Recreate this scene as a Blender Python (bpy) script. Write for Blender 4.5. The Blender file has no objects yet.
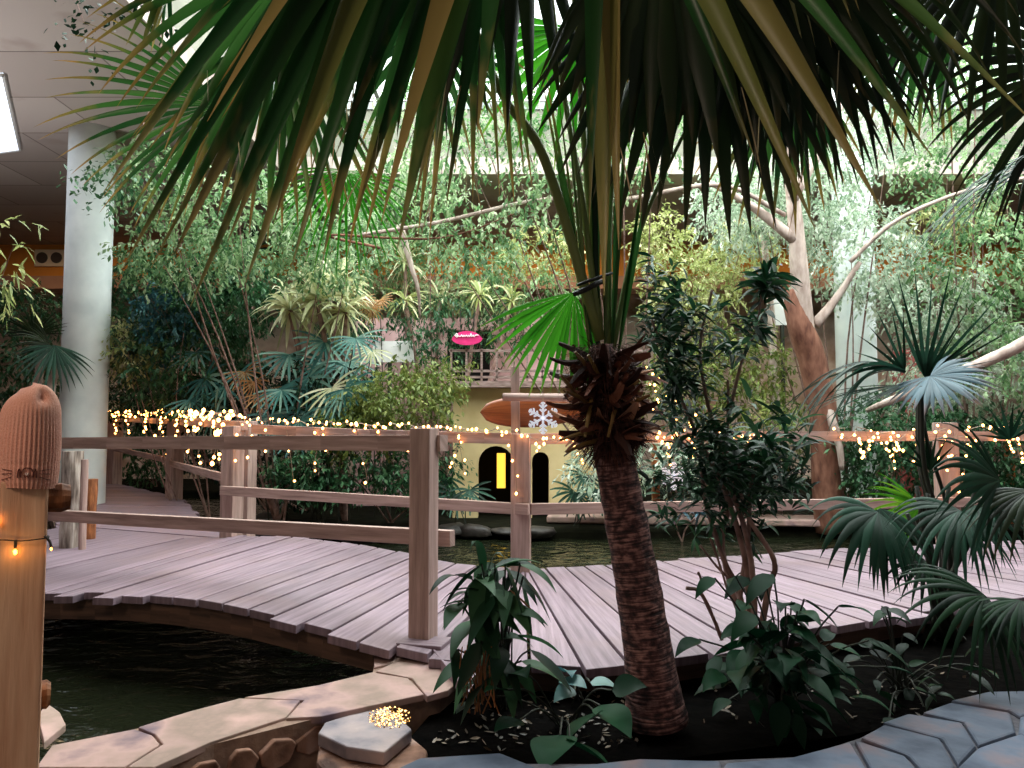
import bpy, bmesh, math, random
import numpy as np
from mathutils import Vector, Matrix
random.seed(7); rng = np.random.default_rng(7)
C = bpy.context.scene.collection
PI = math.pi
H = 1.5; F = 750.0; PITCH = math.radians(3.2)
cp, sp = math.cos(PITCH), math.sin(PITCH)

# ------------------------------------------------------------------ placing
def at(px, py, Y):
    a = (px-512)/F; b = (384-py)/F
    y = cp - b*sp; z = sp + b*cp
    return Vector((a*Y/y, Y, H + z*Y/y))
def ground(px, py, z):
    a = (px-512)/F; b = (384-py)/F
    y = cp - b*sp; zz = sp + b*cp
    t = (z-H)/zz
    return Vector((a*t, y*t, z))

# ------------------------------------------------------------------ objects
def props(o, label=None, cat=None, group=None, kind=None):
    if label: o['label'] = label
    if cat: o['category'] = cat
    if group: o['group'] = group
    if kind: o['kind'] = kind
    return o
def thing(name, label, cat, loc=(0,0,0), group=None, kind=None):
    o = bpy.data.objects.new(name, None); C.objects.link(o); o.location = loc
    o.empty_display_size = .1
    return props(o, label, cat, group, kind)
def link(name, me, mat, parent=None, smooth=False):
    o = bpy.data.objects.new(name, me); C.objects.link(o)
    if mat is not None:
        me.materials.append(mat)
    if smooth:
        me.polygons.foreach_set('use_smooth', np.ones(len(me.polygons), dtype=bool))
    if parent is not None:
        o.parent = parent
        o.matrix_parent_inverse = Matrix.Translation(-Vector(parent.location)) if parent.parent is None else parent.matrix_parent_inverse.copy()
    return o

class MB:
    """collects verts, faces and uvs of ONE mesh"""
    def __init__(s): s.V = []; s.Fq = []; s.UV = []; s.n = 0
    def add(s, V, Fc, UV=None):
        V = np.asarray(V, float).reshape(-1, 3)
        s.V.append(V)
        for f in Fc: s.Fq.append([i+s.n for i in f])
        if UV is None: UV = [(0, 0)]*len(V)
        s.UV.append(np.asarray(UV, float).reshape(-1, 2)); s.n += len(V)
    def mesh(s, name):
        me = bpy.data.meshes.new(name)
        V = np.concatenate(s.V); UV = np.concatenate(s.UV)
        me.from_pydata(V.tolist(), [], s.Fq); 
        uv = me.uv_layers.new(name='UVMap')
        idx = np.empty(len(me.loops), dtype=np.int32); me.loops.foreach_get('vertex_index', idx)
        uv.data.foreach_set('uv', UV[idx].astype(np.float32).ravel())
        me.update(); return me
    def build(s, name, mat, parent=None, smooth=False, bevel=0):
        o = link(name, s.mesh(name), mat, parent, smooth)
        if bevel:
            m = o.modifiers.new('bevel', 'BEVEL'); m.width = bevel; m.segments = 2; m.limit_method = 'ANGLE'
        return o
    def beam(s, a, b, w, h, up=(0,0,1), j=0):
        a = Vector(a); b = Vector(b); d = (b-a); L = d.length; d.normalize()
        up = Vector(up)
        sd = d.cross(up)
        if sd.length < 1e-4: sd = d.cross(Vector((0,1,0)))
        sd.normalize(); u = sd.cross(d).normalized()
        V = []; UV = []; o = random.random()*50
        for k, p in enumerate((a, b)):
            for (i, jj) in ((-1,-1),(1,-1),(1,1),(-1,1)):
                V.append(p + sd*(i*w/2) + u*(jj*h/2) + Vector((random.uniform(-j,j), random.uniform(-j,j), random.uniform(-j,j))))
                UV.append((o + k*L, o + {(-1,-1):0,(1,-1):w,(1,1):w+h,(-1,1):h}[(i,jj)]))
        s.add(V, [(0,1,2,3),(7,6,5,4),(0,4,5,1),(1,5,6,2),(2,6,7,3),(3,7,4,0)], UV)
    def tube(s, pts, rad, n=8, cap=True, vrand=None, bump=0):
        pts = [Vector(p) for p in pts]
        if not hasattr(rad, '__len__'): rad = [rad]*len(pts)
        V = []; UV = []; Fc = []
        ref = Vector((0.13, 0.31, 1)); L = 0
        vr = random.random() if vrand is None else vrand
        for i, p in enumerate(pts):
            d = (pts[min(i+1, len(pts)-1)] - pts[max(i-1, 0)]).normalized()
            sd = d.cross(ref)
            if sd.length < .2: sd = d.cross(Vector((1,0,0)))
            sd.normalize(); u = sd.cross(d)
            if i: L += (p-pts[i-1]).length
            for k in range(n):
                a = 2*PI*k/n; r = rad[i]*(1+random.uniform(-bump, bump))
                V.append(p + sd*(math.cos(a)*r) + u*(math.sin(a)*r)); UV.append((L, vr + k/n*.01 if vrand is not None else k/n))
        for i in range(len(pts)-1):
            for k in range(n):
                k2 = (k+1) % n
                Fc.append((i*n+k, (i+1)*n+k, (i+1)*n+k2, i*n+k2))
        if cap:
            Fc.append(tuple(range(n))); Fc.append(tuple((len(pts)-1)*n + k for k in reversed(range(n))))
        s.add(V, Fc, UV)
    def prism(s, poly, dvec, top_jit=0):
        """closed polygon of 3-D points pushed along dvec"""
        n = len(poly); P = [Vector(p) for p in poly]; d = Vector(dvec)
        V = P + [p+d for p in P]
        Fc = [tuple(range(n)), tuple(reversed(range(n, 2*n)))]
        for i in range(n):
            j = (i+1) % n; Fc.append((j, i, i+n, j+n))
        s.add(V, Fc, [(v[0], v[1]+v[2]) for v in V])

def smooth_path(P, m=6):
    """Catmull-Rom through points"""
    P = [Vector(p) for p in P]
    if len(P) < 3: return [P[0].lerp(P[-1], i/m) for i in range(m+1)]
    Q = [P[0]*2-P[1]] + P + [P[-1]*2-P[-2]]; out = []
    for i in range(1, len(Q)-2):
        for k in range(m):
            t = k/m; a, b, c, d = Q[i-1], Q[i], Q[i+1], Q[i+2]
            out.append(.5*((2*b) + (c-a)*t + (2*a-5*b+4*c-d)*t*t + (3*b-a-3*c+d)*t**3))
    out.append(P[-1]); return out
def lerps(a, b, n): return [a+(b-a)*i/(n-1) for i in range(n)]

# ------------------------------------------------------------------ leaf strips (vectorised)
def norm(A): return A/np.maximum(np.linalg.norm(A, axis=-1, keepdims=True), 1e-9)
PROF = {
 'lance': lambda s: np.sin(PI*np.clip(s, 0, 1)**.75)**.8,
 'leaf': lambda s: np.sin(PI*np.clip(s, 0, 1)**.62),
 'strap': lambda s: np.minimum(1, .55+s*1.2)*np.clip((1-s)*2.2, 0, 1)**.7,
 'finger': lambda s: np.minimum(1, .25+s*2.2)*np.clip((1-s)*3.5, .25, 1)**.6,
}
def strips(mb, P, D, L, W, droop=0., rows=5, prof='lance', fold=.3, S=None, U=None, dexp=1.5, vr=None, twist=0.):
    P = np.asarray(P, float).reshape(-1, 3); N = len(P)
    D = norm(np.broadcast_to(np.asarray(D, float), (N, 3)))
    L = np.broadcast_to(np.asarray(L, float), (N,)); W = np.broadcast_to(np.asarray(W, float), (N,))
    droop = np.broadcast_to(np.asarray(droop, float), (N,))
    if S is None:
        if U is None: U = np.array([0, 0, 1.]) + rng.normal(0, .35, (N, 3))
        S = norm(np.cross(D, U))
    sv = np.linspace(0, 1, rows)
    if isinstance(prof, str): w = PROF[prof](sv)[None, :].repeat(N, 0)
    else: w = prof(sv, N)
    pos = P.copy(); cols = 3 if fold else 2
    out = np.zeros((N, rows, cols, 3))
    z = np.array([0, 0, -1.])
    for j, s in enumerate(sv):
        d = norm(D + (droop*s**dexp)[:, None]*z)
        if j: pos = pos + d*(L/(rows-1))[:, None]
        Sj = S
        if twist is not 0.:
            nn = norm(np.cross(S, d)); a = (np.asarray(twist)*s)[:, None] if np.ndim(twist) else twist*s
            Sj = S*np.cos(a) + nn*np.sin(a)
        nrm = norm(np.cross(Sj, d)); ww = (W*w[:, j]/2)[:, None]
        if fold:
            f = fold if np.ndim(fold) else fold
            out[:, j, 0] = pos - Sj*ww; out[:, j, 1] = pos - nrm*ww*f; out[:, j, 2] = pos + Sj*ww
        else:
            out[:, j, 0] = pos - Sj*ww; out[:, j, 1] = pos + Sj*ww
    if vr is None: vr = rng.random(N)
    uv = np.zeros((N, rows, cols, 2)); uv[..., 0] = sv[None, :, None]; uv[..., 1] = np.asarray(vr)[:, None, None]
    base = (np.arange(N)*rows*cols)[:, None, None]
    jj = np.arange(rows-1)[None, :, None]; cc = np.arange(cols-1)[None, None, :]
    a = base + jj*cols + cc
    Fc = np.stack([a, a+1, a+1+cols, a+cols], -1).reshape(-1, 4)
    mb.add(out.reshape(-1, 3), Fc.tolist(), uv.reshape(-1, 2))

# ------------------------------------------------------------------ materials
def c8(r, g, b):
    f = lambda c: (c/255/12.92) if c/255 <= .04045 else ((c/255+.055)/1.055)**2.4
    return (f(r), f(g), f(b), 1)
def new_mat(name):
    m = bpy.data.materials.new(name); m.use_nodes = True; nt = m.node_tree
    return m, nt, nt.nodes['Principled BSDF'], nt.nodes['Material Output']
def N(nt, t, **kw):
    n = nt.nodes.new(t)
    for k, v in kw.items(): setattr(n, k, v)
    return n
def ramp(nt, stops):
    r = N(nt, 'ShaderNodeValToRGB'); e = r.color_ramp.elements
    while len(e) < len(stops): e.new(.5)
    for i, (p, c) in enumerate(stops): e[i].position = p; e[i].color = c
    return r
def mixc(nt, fac, a, b, mode='MIX'):
    m = N(nt, 'ShaderNodeMix', data_type='RGBA', blend_type=mode)
    for s, v in ((m.inputs[0], fac), (m.inputs[6], a), (m.inputs[7], b)):
        if isinstance(v, bpy.types.NodeSocket): nt.links.new(v, s)
        else: s.default_value = v
    return m.outputs[2]
def leaf_mat(name, stops, tip=None, tipstart=.6, trans=.35, rough=.45, spec=.4, vein=0):
    m, nt, b, out = new_mat(name)
    uv = N(nt, 'ShaderNodeUVMap'); sep = N(nt, 'ShaderNodeSeparateXYZ'); nt.links.new(uv.outputs[0], sep.inputs[0])
    n = len(stops)
    r = ramp(nt, [(i/max(1, n-1), c8(*s)) for i, s in enumerate(stops)]); nt.links.new(sep.outputs[1], r.inputs[0])
    col = r.outputs[0]
    if tip:
        no = N(nt, 'ShaderNodeTexNoise'); no.inputs['Scale'].default_value = 9
        ma = N(nt, 'ShaderNodeMath', operation='MULTIPLY_ADD'); nt.links.new(no.outputs[0], ma.inputs[0]); ma.inputs[1].default_value = .5
        nt.links.new(sep.outputs[0], ma.inputs[2])
        mr = N(nt, 'ShaderNodeMapRange'); mr.inputs[1].default_value = tipstart+.2; mr.inputs[2].default_value = tipstart+.55
        nt.links.new(ma.outputs[0], mr.inputs[0])
        col = mixc(nt, mr.outputs[0], col, c8(*tip))
    nt.links.new(col, b.inputs['Base Color'])
    b.inputs['Roughness'].default_value = rough; b.inputs['Specular IOR Level'].default_value = spec
    tr = N(nt, 'ShaderNodeBsdfTranslucent')
    tc = mixc(nt, .5, col, (.35, .6, .05, 1), 'MULTIPLY') if False else col
    nt.links.new(tc, tr.inputs[0])
    mx = N(nt, 'ShaderNodeMixShader'); mx.inputs[0].default_value = trans
    nt.links.new(b.outputs[0], mx.inputs[1]); nt.links.new(tr.outputs[0], mx.inputs[2]); nt.links.new(mx.outputs[0], out.inputs[0])
    return m
def wood_mat(name, a, b_, rough=.75, grain=(1.6, 38), var=.35, dirt=None):
    m, nt, b, out = new_mat(name)
    uv = N(nt, 'ShaderNodeUVMap'); mp = N(nt, 'ShaderNodeMapping'); mp.inputs['Scale'].default_value = (grain[0], grain[1], 1)
    nt.links.new(uv.outputs[0], mp.inputs[0])
    no = N(nt, 'ShaderNodeTexNoise'); no.inputs['Scale'].default_value = 1; no.inputs['Detail'].default_value = 5; no.inputs['Roughness'].default_value = .6
    nt.links.new(mp.outputs[0], no.inputs[0])
    r = ramp(nt, [(.32, c8(*a)), (.68, c8(*b_))]); nt.links.new(no.outputs[0], r.inputs[0])
    geo = N(nt, 'ShaderNodeNewGeometry')
    rr = ramp(nt, [(0, (1-var, 1-var, 1-var, 1)), (1, (1+var*.3, 1+var*.25, 1+var*.25, 1))]); nt.links.new(geo.outputs['Random Per Island'], rr.inputs[0])
    col = mixc(nt, 1.0, r.outputs[0], rr.outputs[0], 'MULTIPLY')
    if dirt:
        n2 = N(nt, 'ShaderNodeTexNoise'); n2.inputs['Scale'].default_value = 2.2; n2.inputs['Detail'].default_value = 4
        tc = N(nt, 'ShaderNodeTexCoord'); nt.links.new(tc.outputs['Object'], n2.inputs[0])
        mr = N(nt, 'ShaderNodeMapRange'); mr.inputs[1].default_value = .5; mr.inputs[2].default_value = .72; mr.inputs[4].default_value = .55
        nt.links.new(n2.outputs[0], mr.inputs[0]); col = mixc(nt, mr.outputs[0], col, c8(*dirt))
    nt.links.new(col, b.inputs['Base Color']); b.inputs['Roughness'].default_value = rough
    bp = N(nt, 'ShaderNodeBump'); bp.inputs['Strength'].default_value = .35; bp.inputs['Distance'].default_value = .01
    nt.links.new(no.outputs[0], bp.inputs['Height']); nt.links.new(bp.outputs[0], b.inputs['Normal'])
    return m
def noise_mat(name, stops, scale=5, rough=.8, bump=.3, detail=5, stretch=(1,1,1), spec=.4, bdist=.02, island=0):
    m, nt, b, out = new_mat(name)
    tc = N(nt, 'ShaderNodeTexCoord'); mp = N(nt, 'ShaderNodeMapping'); mp.inputs['Scale'].default_value = stretch
    nt.links.new(tc.outputs['Object'], mp.inputs[0])
    no = N(nt, 'ShaderNodeTexNoise'); no.inputs['Scale'].default_value = scale; no.inputs['Detail'].default_value = detail
    nt.links.new(mp.outputs[0], no.inputs[0])
    n = len(stops); r = ramp(nt, [(.3+.4*i/max(1, n-1), c8(*s)) for i, s in enumerate(stops)]); nt.links.new(no.outputs[0], r.inputs[0])
    col = r.outputs[0]
    if island:
        geo = N(nt, 'ShaderNodeNewGeometry')
        rr = ramp(nt, [(0, (1-island,)*3+(1,)), (1, (1+island*.4,)*3+(1,))]); nt.links.new(geo.outputs['Random Per Island'], rr.inputs[0])
        col = mixc(nt, 1.0, col, rr.outputs[0], 'MULTIPLY')
    nt.links.new(col, b.inputs['Base Color']); b.inputs['Roughness'].default_value = rough; b.inputs['Specular IOR Level'].default_value = spec
    if bump:
        bp = N(nt, 'ShaderNodeBump'); bp.inputs['Strength'].default_value = bump; bp.inputs['Distance'].default_value = bdist
        nt.links.new(no.outputs[0], bp.inputs['Height']); nt.links.new(bp.outputs[0], b.inputs['Normal'])
    return m
def plain(name, col, rough=.6, metal=0, emit=None, es=0):
    m, nt, b, out = new_mat(name); b.inputs['Base Color'].default_value = c8(*col); b.inputs['Roughness'].default_value = rough
    b.inputs['Metallic'].default_value = metal
    if emit: b.inputs['Emission Color'].default_value = c8(*emit); b.inputs['Emission Strength'].default_value = es
    return m

M = {}
M['deck'] = wood_mat('deck boards', (108,91,101), (148,128,140), .6, (1.5, 30), .28, dirt=(125,104,106))
M['rail'] = wood_mat('rail wood', (138,112,104), (196,166,156), .7, (1.8, 26), .15)
M['fascia_wood'] = wood_mat('beam wood', (60,44,36), (112,84,68), .8, (1.2, 18), 0)
M['post_wood'] = wood_mat('weathered post', (206,150,116), (240,196,160), .7, (2.2, 30), .05)
M['log'] = noise_mat('bark log', [(60,50,44), (140,126,116), (190,180,170)], 7, .85, .5, 5, (3,3,.6))
M['stub'] = noise_mat('log stub', [(96,52,28), (176,110,66)], 10, .7, .4, 5, (3,3,.8))
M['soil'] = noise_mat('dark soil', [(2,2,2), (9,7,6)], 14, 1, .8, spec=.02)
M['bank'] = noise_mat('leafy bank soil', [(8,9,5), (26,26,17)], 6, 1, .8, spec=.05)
M['flag'] = noise_mat('blue flagstone', [(44,54,74), (84,94,112), (120,98,100)], 4, .75, .7, 8, island=.3)
M['cap'] = noise_mat('pink sandstone', [(112,94,104), (186,152,144), (150,128,116), (196,160,150)], 3.2, .8, .6, 7, island=.3)
M['rock'] = noise_mat('rough stone', [(70,44,34), (150,110,90), (180,150,140)], 7, .85, .8, 6, island=.3)
M['darkrock'] = noise_mat('dark wet stone', [(22,20,18), (56,50,46)], 7, .6, .8, 6, island=.3)
M['pierstone'] = noise_mat('grey pink slab', [(96,94,106), (150,138,140), (176,156,152)], 6, .75, .7, 8)
M['greymortar'] = noise_mat('grey mortar', [(60,60,68), (96,92,98)], 20, .9, .5)
M['mortar'] = noise_mat('mortar', [(120,96,84), (150,124,108)], 20, .9, .4)
M['concrete'] = noise_mat('painted concrete', [(196,204,204), (222,228,226)], 3, .75, .1, 5)
M['bark'] = None
# water
def water_mat():
    m, nt, b, out = new_mat('pond water')
    b.inputs['Base Color'].default_value = (.010, .012, .006, 1); b.inputs['Roughness'].default_value = .04; b.inputs['IOR'].default_value = 1.33
    tc = N(nt, 'ShaderNodeTexCoord'); mp = N(nt, 'ShaderNodeMapping'); mp.inputs['Scale'].default_value = (1, 1.6, 1)
    nt.links.new(tc.outputs['Object'], mp.inputs[0])
    no = N(nt, 'ShaderNodeTexNoise'); no.inputs['Scale'].default_value = 3.2; no.inputs['Detail'].default_value = 3; no.inputs['Distortion'].default_value = .6
    nt.links.new(mp.outputs[0], no.inputs[0])
    bp = N(nt, 'ShaderNodeBump'); bp.inputs['Strength'].default_value = .6; bp.inputs['Distance'].default_value = .075
    nt.links.new(no.outputs[0], bp.inputs['Height']); nt.links.new(bp.outputs[0], b.inputs['Normal'])
    return m
M['water'] = water_mat()
# palm trunk: ring scars
def trunk_mat():
    m, nt, b, out = new_mat('palm trunk')
    uv = N(nt, 'ShaderNodeUVMap'); mp = N(nt, 'ShaderNodeMapping'); mp.inputs['Scale'].default_value = (95, 5, 1)
    nt.links.new(uv.outputs[0], mp.inputs[0])
    no = N(nt, 'ShaderNodeTexNoise'); no.inputs['Scale'].default_value = 1.0; no.inputs['Detail'].default_value = 4; no.inputs['Distortion'].default_value = .4
    nt.links.new(mp.outputs[0], no.inputs[0])
    mp2 = N(nt, 'ShaderNodeMapping'); mp2.inputs['Scale'].default_value = (30, 16, 1); nt.links.new(uv.outputs[0], mp2.inputs[0])
    n2 = N(nt, 'ShaderNodeTexNoise'); n2.inputs['Scale'].default_value = 1.0; n2.inputs['Detail'].default_value = 3
    nt.links.new(mp2.outputs[0], n2.inputs[0])
    ad = N(nt, 'ShaderNodeMath', operation='MULTIPLY'); nt.links.new(no.outputs[0], ad.inputs[0]); nt.links.new(n2.outputs[0], ad.inputs[1])
    r = ramp(nt, [(.16, c8(30,16,16)), (.24, c8(80,48,46)), (.36, c8(150,108,100))]); nt.links.new(ad.outputs[0], r.inputs[0])
    nt.links.new(r.outputs[0], b.inputs['Base Color']); b.inputs['Roughness'].default_value = .85
    bp = N(nt, 'ShaderNodeBump'); bp.inputs['Strength'].default_value = .9; bp.inputs['Distance'].default_value = .02
    nt.links.new(ad.outputs[0], bp.inputs['Height']); nt.links.new(bp.outputs[0], b.inputs['Normal'])
    return m
M['trunk'] = trunk_mat()
M['fibre'] = leaf_mat('dead palm bases', [(38,18,14), (78,40,28), (110,62,44), (196,140,108)], trans=.05, rough=.8)
M['hair'] = leaf_mat('palm fibre', [(34,16,12), (86,46,34)], trans=.05, rough=.9)
M['treebark'] = noise_mat('red brown bark', [(88,50,38), (150,104,84)], 6, .85, .4, 5, (2,2,.7))
M['palebark'] = noise_mat('pale bark', [(150,128,118), (206,188,178)], 6, .85, .3, 5, (2,2,.7))
M['twigbark'] = noise_mat('grey pink twig', [(96,70,62), (160,130,120)], 12, .85, .4)
M['darkstem'] = plain('dark stem', (40,44,34), .7)

# leaves
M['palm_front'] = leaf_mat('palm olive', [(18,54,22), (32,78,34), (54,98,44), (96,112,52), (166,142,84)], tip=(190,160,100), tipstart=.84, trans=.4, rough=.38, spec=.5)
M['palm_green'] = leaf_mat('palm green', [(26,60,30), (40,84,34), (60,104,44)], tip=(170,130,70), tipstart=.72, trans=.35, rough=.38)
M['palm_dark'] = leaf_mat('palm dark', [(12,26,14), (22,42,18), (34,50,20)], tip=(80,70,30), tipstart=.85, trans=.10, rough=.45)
M['palm_bright'] = leaf_mat('palm bright', [(40,128,22), (70,158,36)], tip=(150,170,70), tipstart=.85, trans=.5, rough=.4)
M['petiole'] = leaf_mat('petiole', [(84,110,60), (136,146,84)], trans=.05, rough=.4)
M['petiole_b'] = leaf_mat('petiole brown', [(96,66,34), (150,120,66)], trans=.05, rough=.5)
M['ficus'] = leaf_mat('ficus leaf', [(44,80,46), (92,132,84), (158,186,136), (214,226,194)], trans=.5)
M['ficus_grey'] = leaf_mat('grey green leaf', [(96,124,98), (164,186,160), (216,226,208), (244,247,238)], trans=.5)
M['yellow'] = leaf_mat('yellow green leaf', [(116,136,78), (176,184,116), (234,230,186)], trans=.45)
M['hedge'] = leaf_mat('hedge leaf', [(66,88,40), (112,128,58), (160,162,90)], trans=.3)
M['mid'] = leaf_mat('mid green leaf', [(26,60,36), (48,92,56), (92,130,88)], trans=.3)
M['bluegreen'] = leaf_mat('blue green leaf', [(30,76,84), (60,112,118), (120,160,156)], trans=.25)
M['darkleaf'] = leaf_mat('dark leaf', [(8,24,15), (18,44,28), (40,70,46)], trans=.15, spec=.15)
M['oleander'] = leaf_mat('lance leaf', [(10,34,20), (26,60,38), (62,100,66)], trans=.25, rough=.5, spec=.2)
M['lily'] = leaf_mat('broad leaf', [(8,36,22), (14,52,32), (28,72,44)], trans=.15, rough=.5, spec=.12)
M['rhapis'] = leaf_mat('lady palm', [(34,84,80), (66,120,112), (130,166,150)], trans=.25)
M['cream'] = leaf_mat('variegated strap', [(150,160,110), (206,206,160), (232,230,200)], trans=.3)
M['rust'] = leaf_mat('rust palm', [(150,96,50), (196,150,100)], trans=.3)
M['kentia'] = leaf_mat('kentia', [(12,40,26), (24,60,44), (48,88,70)], trans=.2, rough=.5, spec=.25)
M['bluefan'] = leaf_mat('blue fan', [(50,80,92), (84,118,132)], tip=(110,80,80), tipstart=.7, trans=.15)
M['lime'] = leaf_mat('lime', [(70,150,30), (130,190,50)], trans=.45)
M['dead'] = leaf_mat('dead leaf', [(120,66,34), (190,130,80)], trans=.2)
M['dead_thread'] = leaf_mat('dry thread', [(150,120,80), (200,190,150)], trans=.3)
M['litter'] = leaf_mat('litter', [(34,26,18), (76,60,44), (130,112,96)], trans=.1)

# ------------------------------------------------------------------ SETTING
def box_obj(name, lo, hi, mat, **kw):
    mb = MB(); x0,y0,z0 = lo; x1,y1,z1 = hi
    V = [(x0,y0,z0),(x1,y0,z0),(x1,y1,z0),(x0,y1,z0),(x0,y0,z1),(x1,y0,z1),(x1,y1,z1),(x0,y1,z1)]
    mb.add(V, [(3,2,1,0),(4,5,6,7),(0,1,5,4),(1,2,6,5),(2,3,7,6),(3,0,4,7)], [(v[0]+v[1], v[2]) for v in V])
    return mb.build(name, mat, **kw)
def struct(o): o['kind'] = 'structure'; return o

CZ = 5.8
def tile_mat():
    m, nt, b, out = new_mat('ceiling panels')
    tc = N(nt, 'ShaderNodeTexCoord'); mp = N(nt, 'ShaderNodeMapping'); nt.links.new(tc.outputs['Object'], mp.inputs[0])
    br = N(nt, 'ShaderNodeTexBrick'); br.inputs['Scale'].default_value = 1; br.inputs['Brick Width'].default_value = 2.4; br.inputs['Row Height'].default_value = 1.2
    br.inputs['Mortar Size'].default_value = .012; br.inputs['Color1'].default_value = c8(176,162,154); br.inputs['Color2'].default_value = c8(156,142,134)
    br.inputs['Mortar'].default_value = c8(110,96,90); nt.links.new(mp.outputs[0], br.inputs[0])
    no = N(nt, 'ShaderNodeTexNoise'); no.inputs['Scale'].default_value = .9; no.inputs['Detail'].default_value = 5; nt.links.new(tc.outputs['Object'], no.inputs[0])
    mr = N(nt, 'ShaderNodeMapRange'); mr.inputs[1].default_value = .58; mr.inputs[2].default_value = .75; mr.inputs[4].default_value = .6
    nt.links.new(no.outputs[0], mr.inputs[0])
    nt.links.new(mixc(nt, mr.outputs[0], br.outputs[0], c8(110,84,72)), b.inputs['Base Color']); b.inputs['Roughness'].default_value = .8
    return m
M['tile'] = tile_mat()
AX0, AX1, AY0, AY1 = -3.9, 9.5, 3.6, 12.6
mb = MB()
def slab(mb, x0, x1, y0, y1, z0, z1):
    V = [(x0,y0,z0),(x1,y0,z0),(x1,y1,z0),(x0,y1,z0),(x0,y0,z1),(x1,y0,z1),(x1,y1,z1),(x0,y1,z1)]
    mb.add(V, [(3,2,1,0),(4,5,6,7),(0,1,5,4),(1,2,6,5),(2,3,7,6),(3,0,4,7)], [(v[0]+v[1], v[2]) for v in V])
# ceiling with the atrium opening and a small skylight on the left
slab(mb, -16, 16, -4, AY0, CZ, CZ+.3)
slab(mb, -16, 16, AY1, 20, CZ, CZ+.3)
slab(mb, AX1, 16, AY0, AY1, CZ, CZ+.3)
slab(mb, -16, AX0, AY0, AY1, CZ, CZ+.3)
struct(mb.build('ceiling', M['tile']))
M['upstand'] = noise_mat('upstand paint', [(104,104,92), (132,130,116)], 2, .8, .05)
mb = MB()
slab(mb, AX0-.15, AX0, AY0, AY1, CZ+.3, 6.95); slab(mb, AX1, AX1+.15, AY0, AY1, CZ+.3, 6.95)
slab(mb, AX0-.15, AX1+.15, AY1, AY1+.15, CZ+.3, 6.95); slab(mb, AX0-.15, AX1+.15, AY0-.15, AY0, CZ+.3, 6.95)
struct(mb.build('trim_1', M['upstand']))
# skylight glazing bars
M['bar'] = plain('white bars', (120,126,124), .5)
mb = MB()
for x in np.arange(AX0, AX1+.1, 1.675): mb.beam((x, AY0, 6.98), (x, AY1, 6.98), .07, .12)
for y in np.arange(AY0, AY1+.1, 2.25): mb.beam((AX0, y, 6.98), (AX1, y, 6.98), .07, .12)
struct(mb.build('window_1', M['bar']))
M['wall'] = noise_mat('terracotta wash', [(170,122,92), (196,150,118)], .8, .85, .05)
M['wallback'] = noise_mat('pale restaurant wall', [(120,104,92), (206,188,176), (150,120,100)], 1.3, .85, .05)
struct(box_obj('wall_back', (-16,19.6,0), (16,19.9,CZ), M['wallback']))
struct(box_obj('wall_left', (-16.3,-4,-.5), (-16,20,CZ), M['wall']))
struct(box_obj('wall_right', (16,-4,-.5), (16.3,20,CZ), M['wall']))
M['orange'] = noise_mat('orange plaster', [(190,120,44), (214,142,62)], 1.2, .8, .05)
M['sofit'] = noise_mat('band plaster', [(150,110,92), (176,134,112)], 1.2, .8, .05)
# mezzanine fascia
mb = MB(); slab(mb, -16, 16, 17.6, 18.2, 5.02, CZ)
struct(mb.build('wall_fascia', M['orange']))
mb = MB(); slab(mb, -16, 16, 17.45, 18.2, 4.72, 5.02)
struct(mb.build('trim_3', M['sofit']))
# floor under all, path
M['path'] = noise_mat('path floor', [(90,74,66), (130,108,98)], 4, .85, .2)
mb = MB(); slab(mb, -16, 16, -4, 20, -.6, -.45); struct(mb.build('floor', M['soil']))

# columns
def column(px, d, r, z0, label):
    mb = MB(); p = at(px, 426, d); pts = [(p.x, d, z) for z in lerps(z0, CZ, 12)]
    mb.tube(pts, r, 32)
    o = mb.build('column', M['concrete'], smooth=True); props(o, label, 'column', kind='structure'); return o
column(83.5, 10.7, .305, -.4, 'tall pale round concrete column rising left beside the boardwalk')
column(858, 11.8, .30, -.4, 'pale round column half hidden by the right hand tree leaves')

# ------------------------------------------------------------------ WATER and BANKS
mb = MB(); slab(mb, -15.9, 15.9, 3.0, 14.5, -.05, 0.0)
w = mb.build('pond_water', M['water']); props(w, 'dark rippled pond water lying under and beyond the boardwalk', 'water', kind='stuff')
w2 = MB(); slab(w2, -15.9, -.2, -1, 3.0, -.05, 0.0)
o = w2.build('pond_water', M['water']); props(o, 'dark pond water in front of the stone edge at left', 'water', kind='stuff')
C.objects.unlink(o)  # merged pond is one surface; see below
bpy.data.objects.remove(o); bpy.data.objects.remove(w)
mb = MB()
P = [(-15.9,-1),( -1.0,-1),(-1.0,2.5),(0.2,3.2),(15.9,3.2),(15.9,19.5),(-15.9,19.5)]
mb.prism([(x,y,-.04) for x,y in P], (0,0,.04))
w = mb.build('pond_water', M['water']); props(w, 'dark rippled pond water lying under and beyond the boardwalk', 'water', kind='stuff')
# far bank
def bank(name, edge, back, z, mat, label):
    mb = MB(); mb.prism([(x,y,-.42) for x,y in edge] + [(x,y,-.42) for x,y in back], (0,0,z+.42))
    o = mb.build(name, mat, bevel=.05); props(o, label, 'ground'); return o
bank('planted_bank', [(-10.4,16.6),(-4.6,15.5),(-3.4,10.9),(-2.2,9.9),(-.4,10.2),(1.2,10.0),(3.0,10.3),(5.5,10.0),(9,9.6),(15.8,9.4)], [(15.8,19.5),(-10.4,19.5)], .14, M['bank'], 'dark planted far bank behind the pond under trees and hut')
bank('side_bank', [(-6.2,6.2),(-15.8,4.5)][::-1][:0] + [(-15.8,4.0),(-7.0,6.8),(-6.6,9.0),(-8.2,12.0),(-10.6,15.6)], [(-10.6,19.5),(-15.8,19.5)], .2, M['bank'], 'dark planted bank left of the tall pale column')

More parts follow.
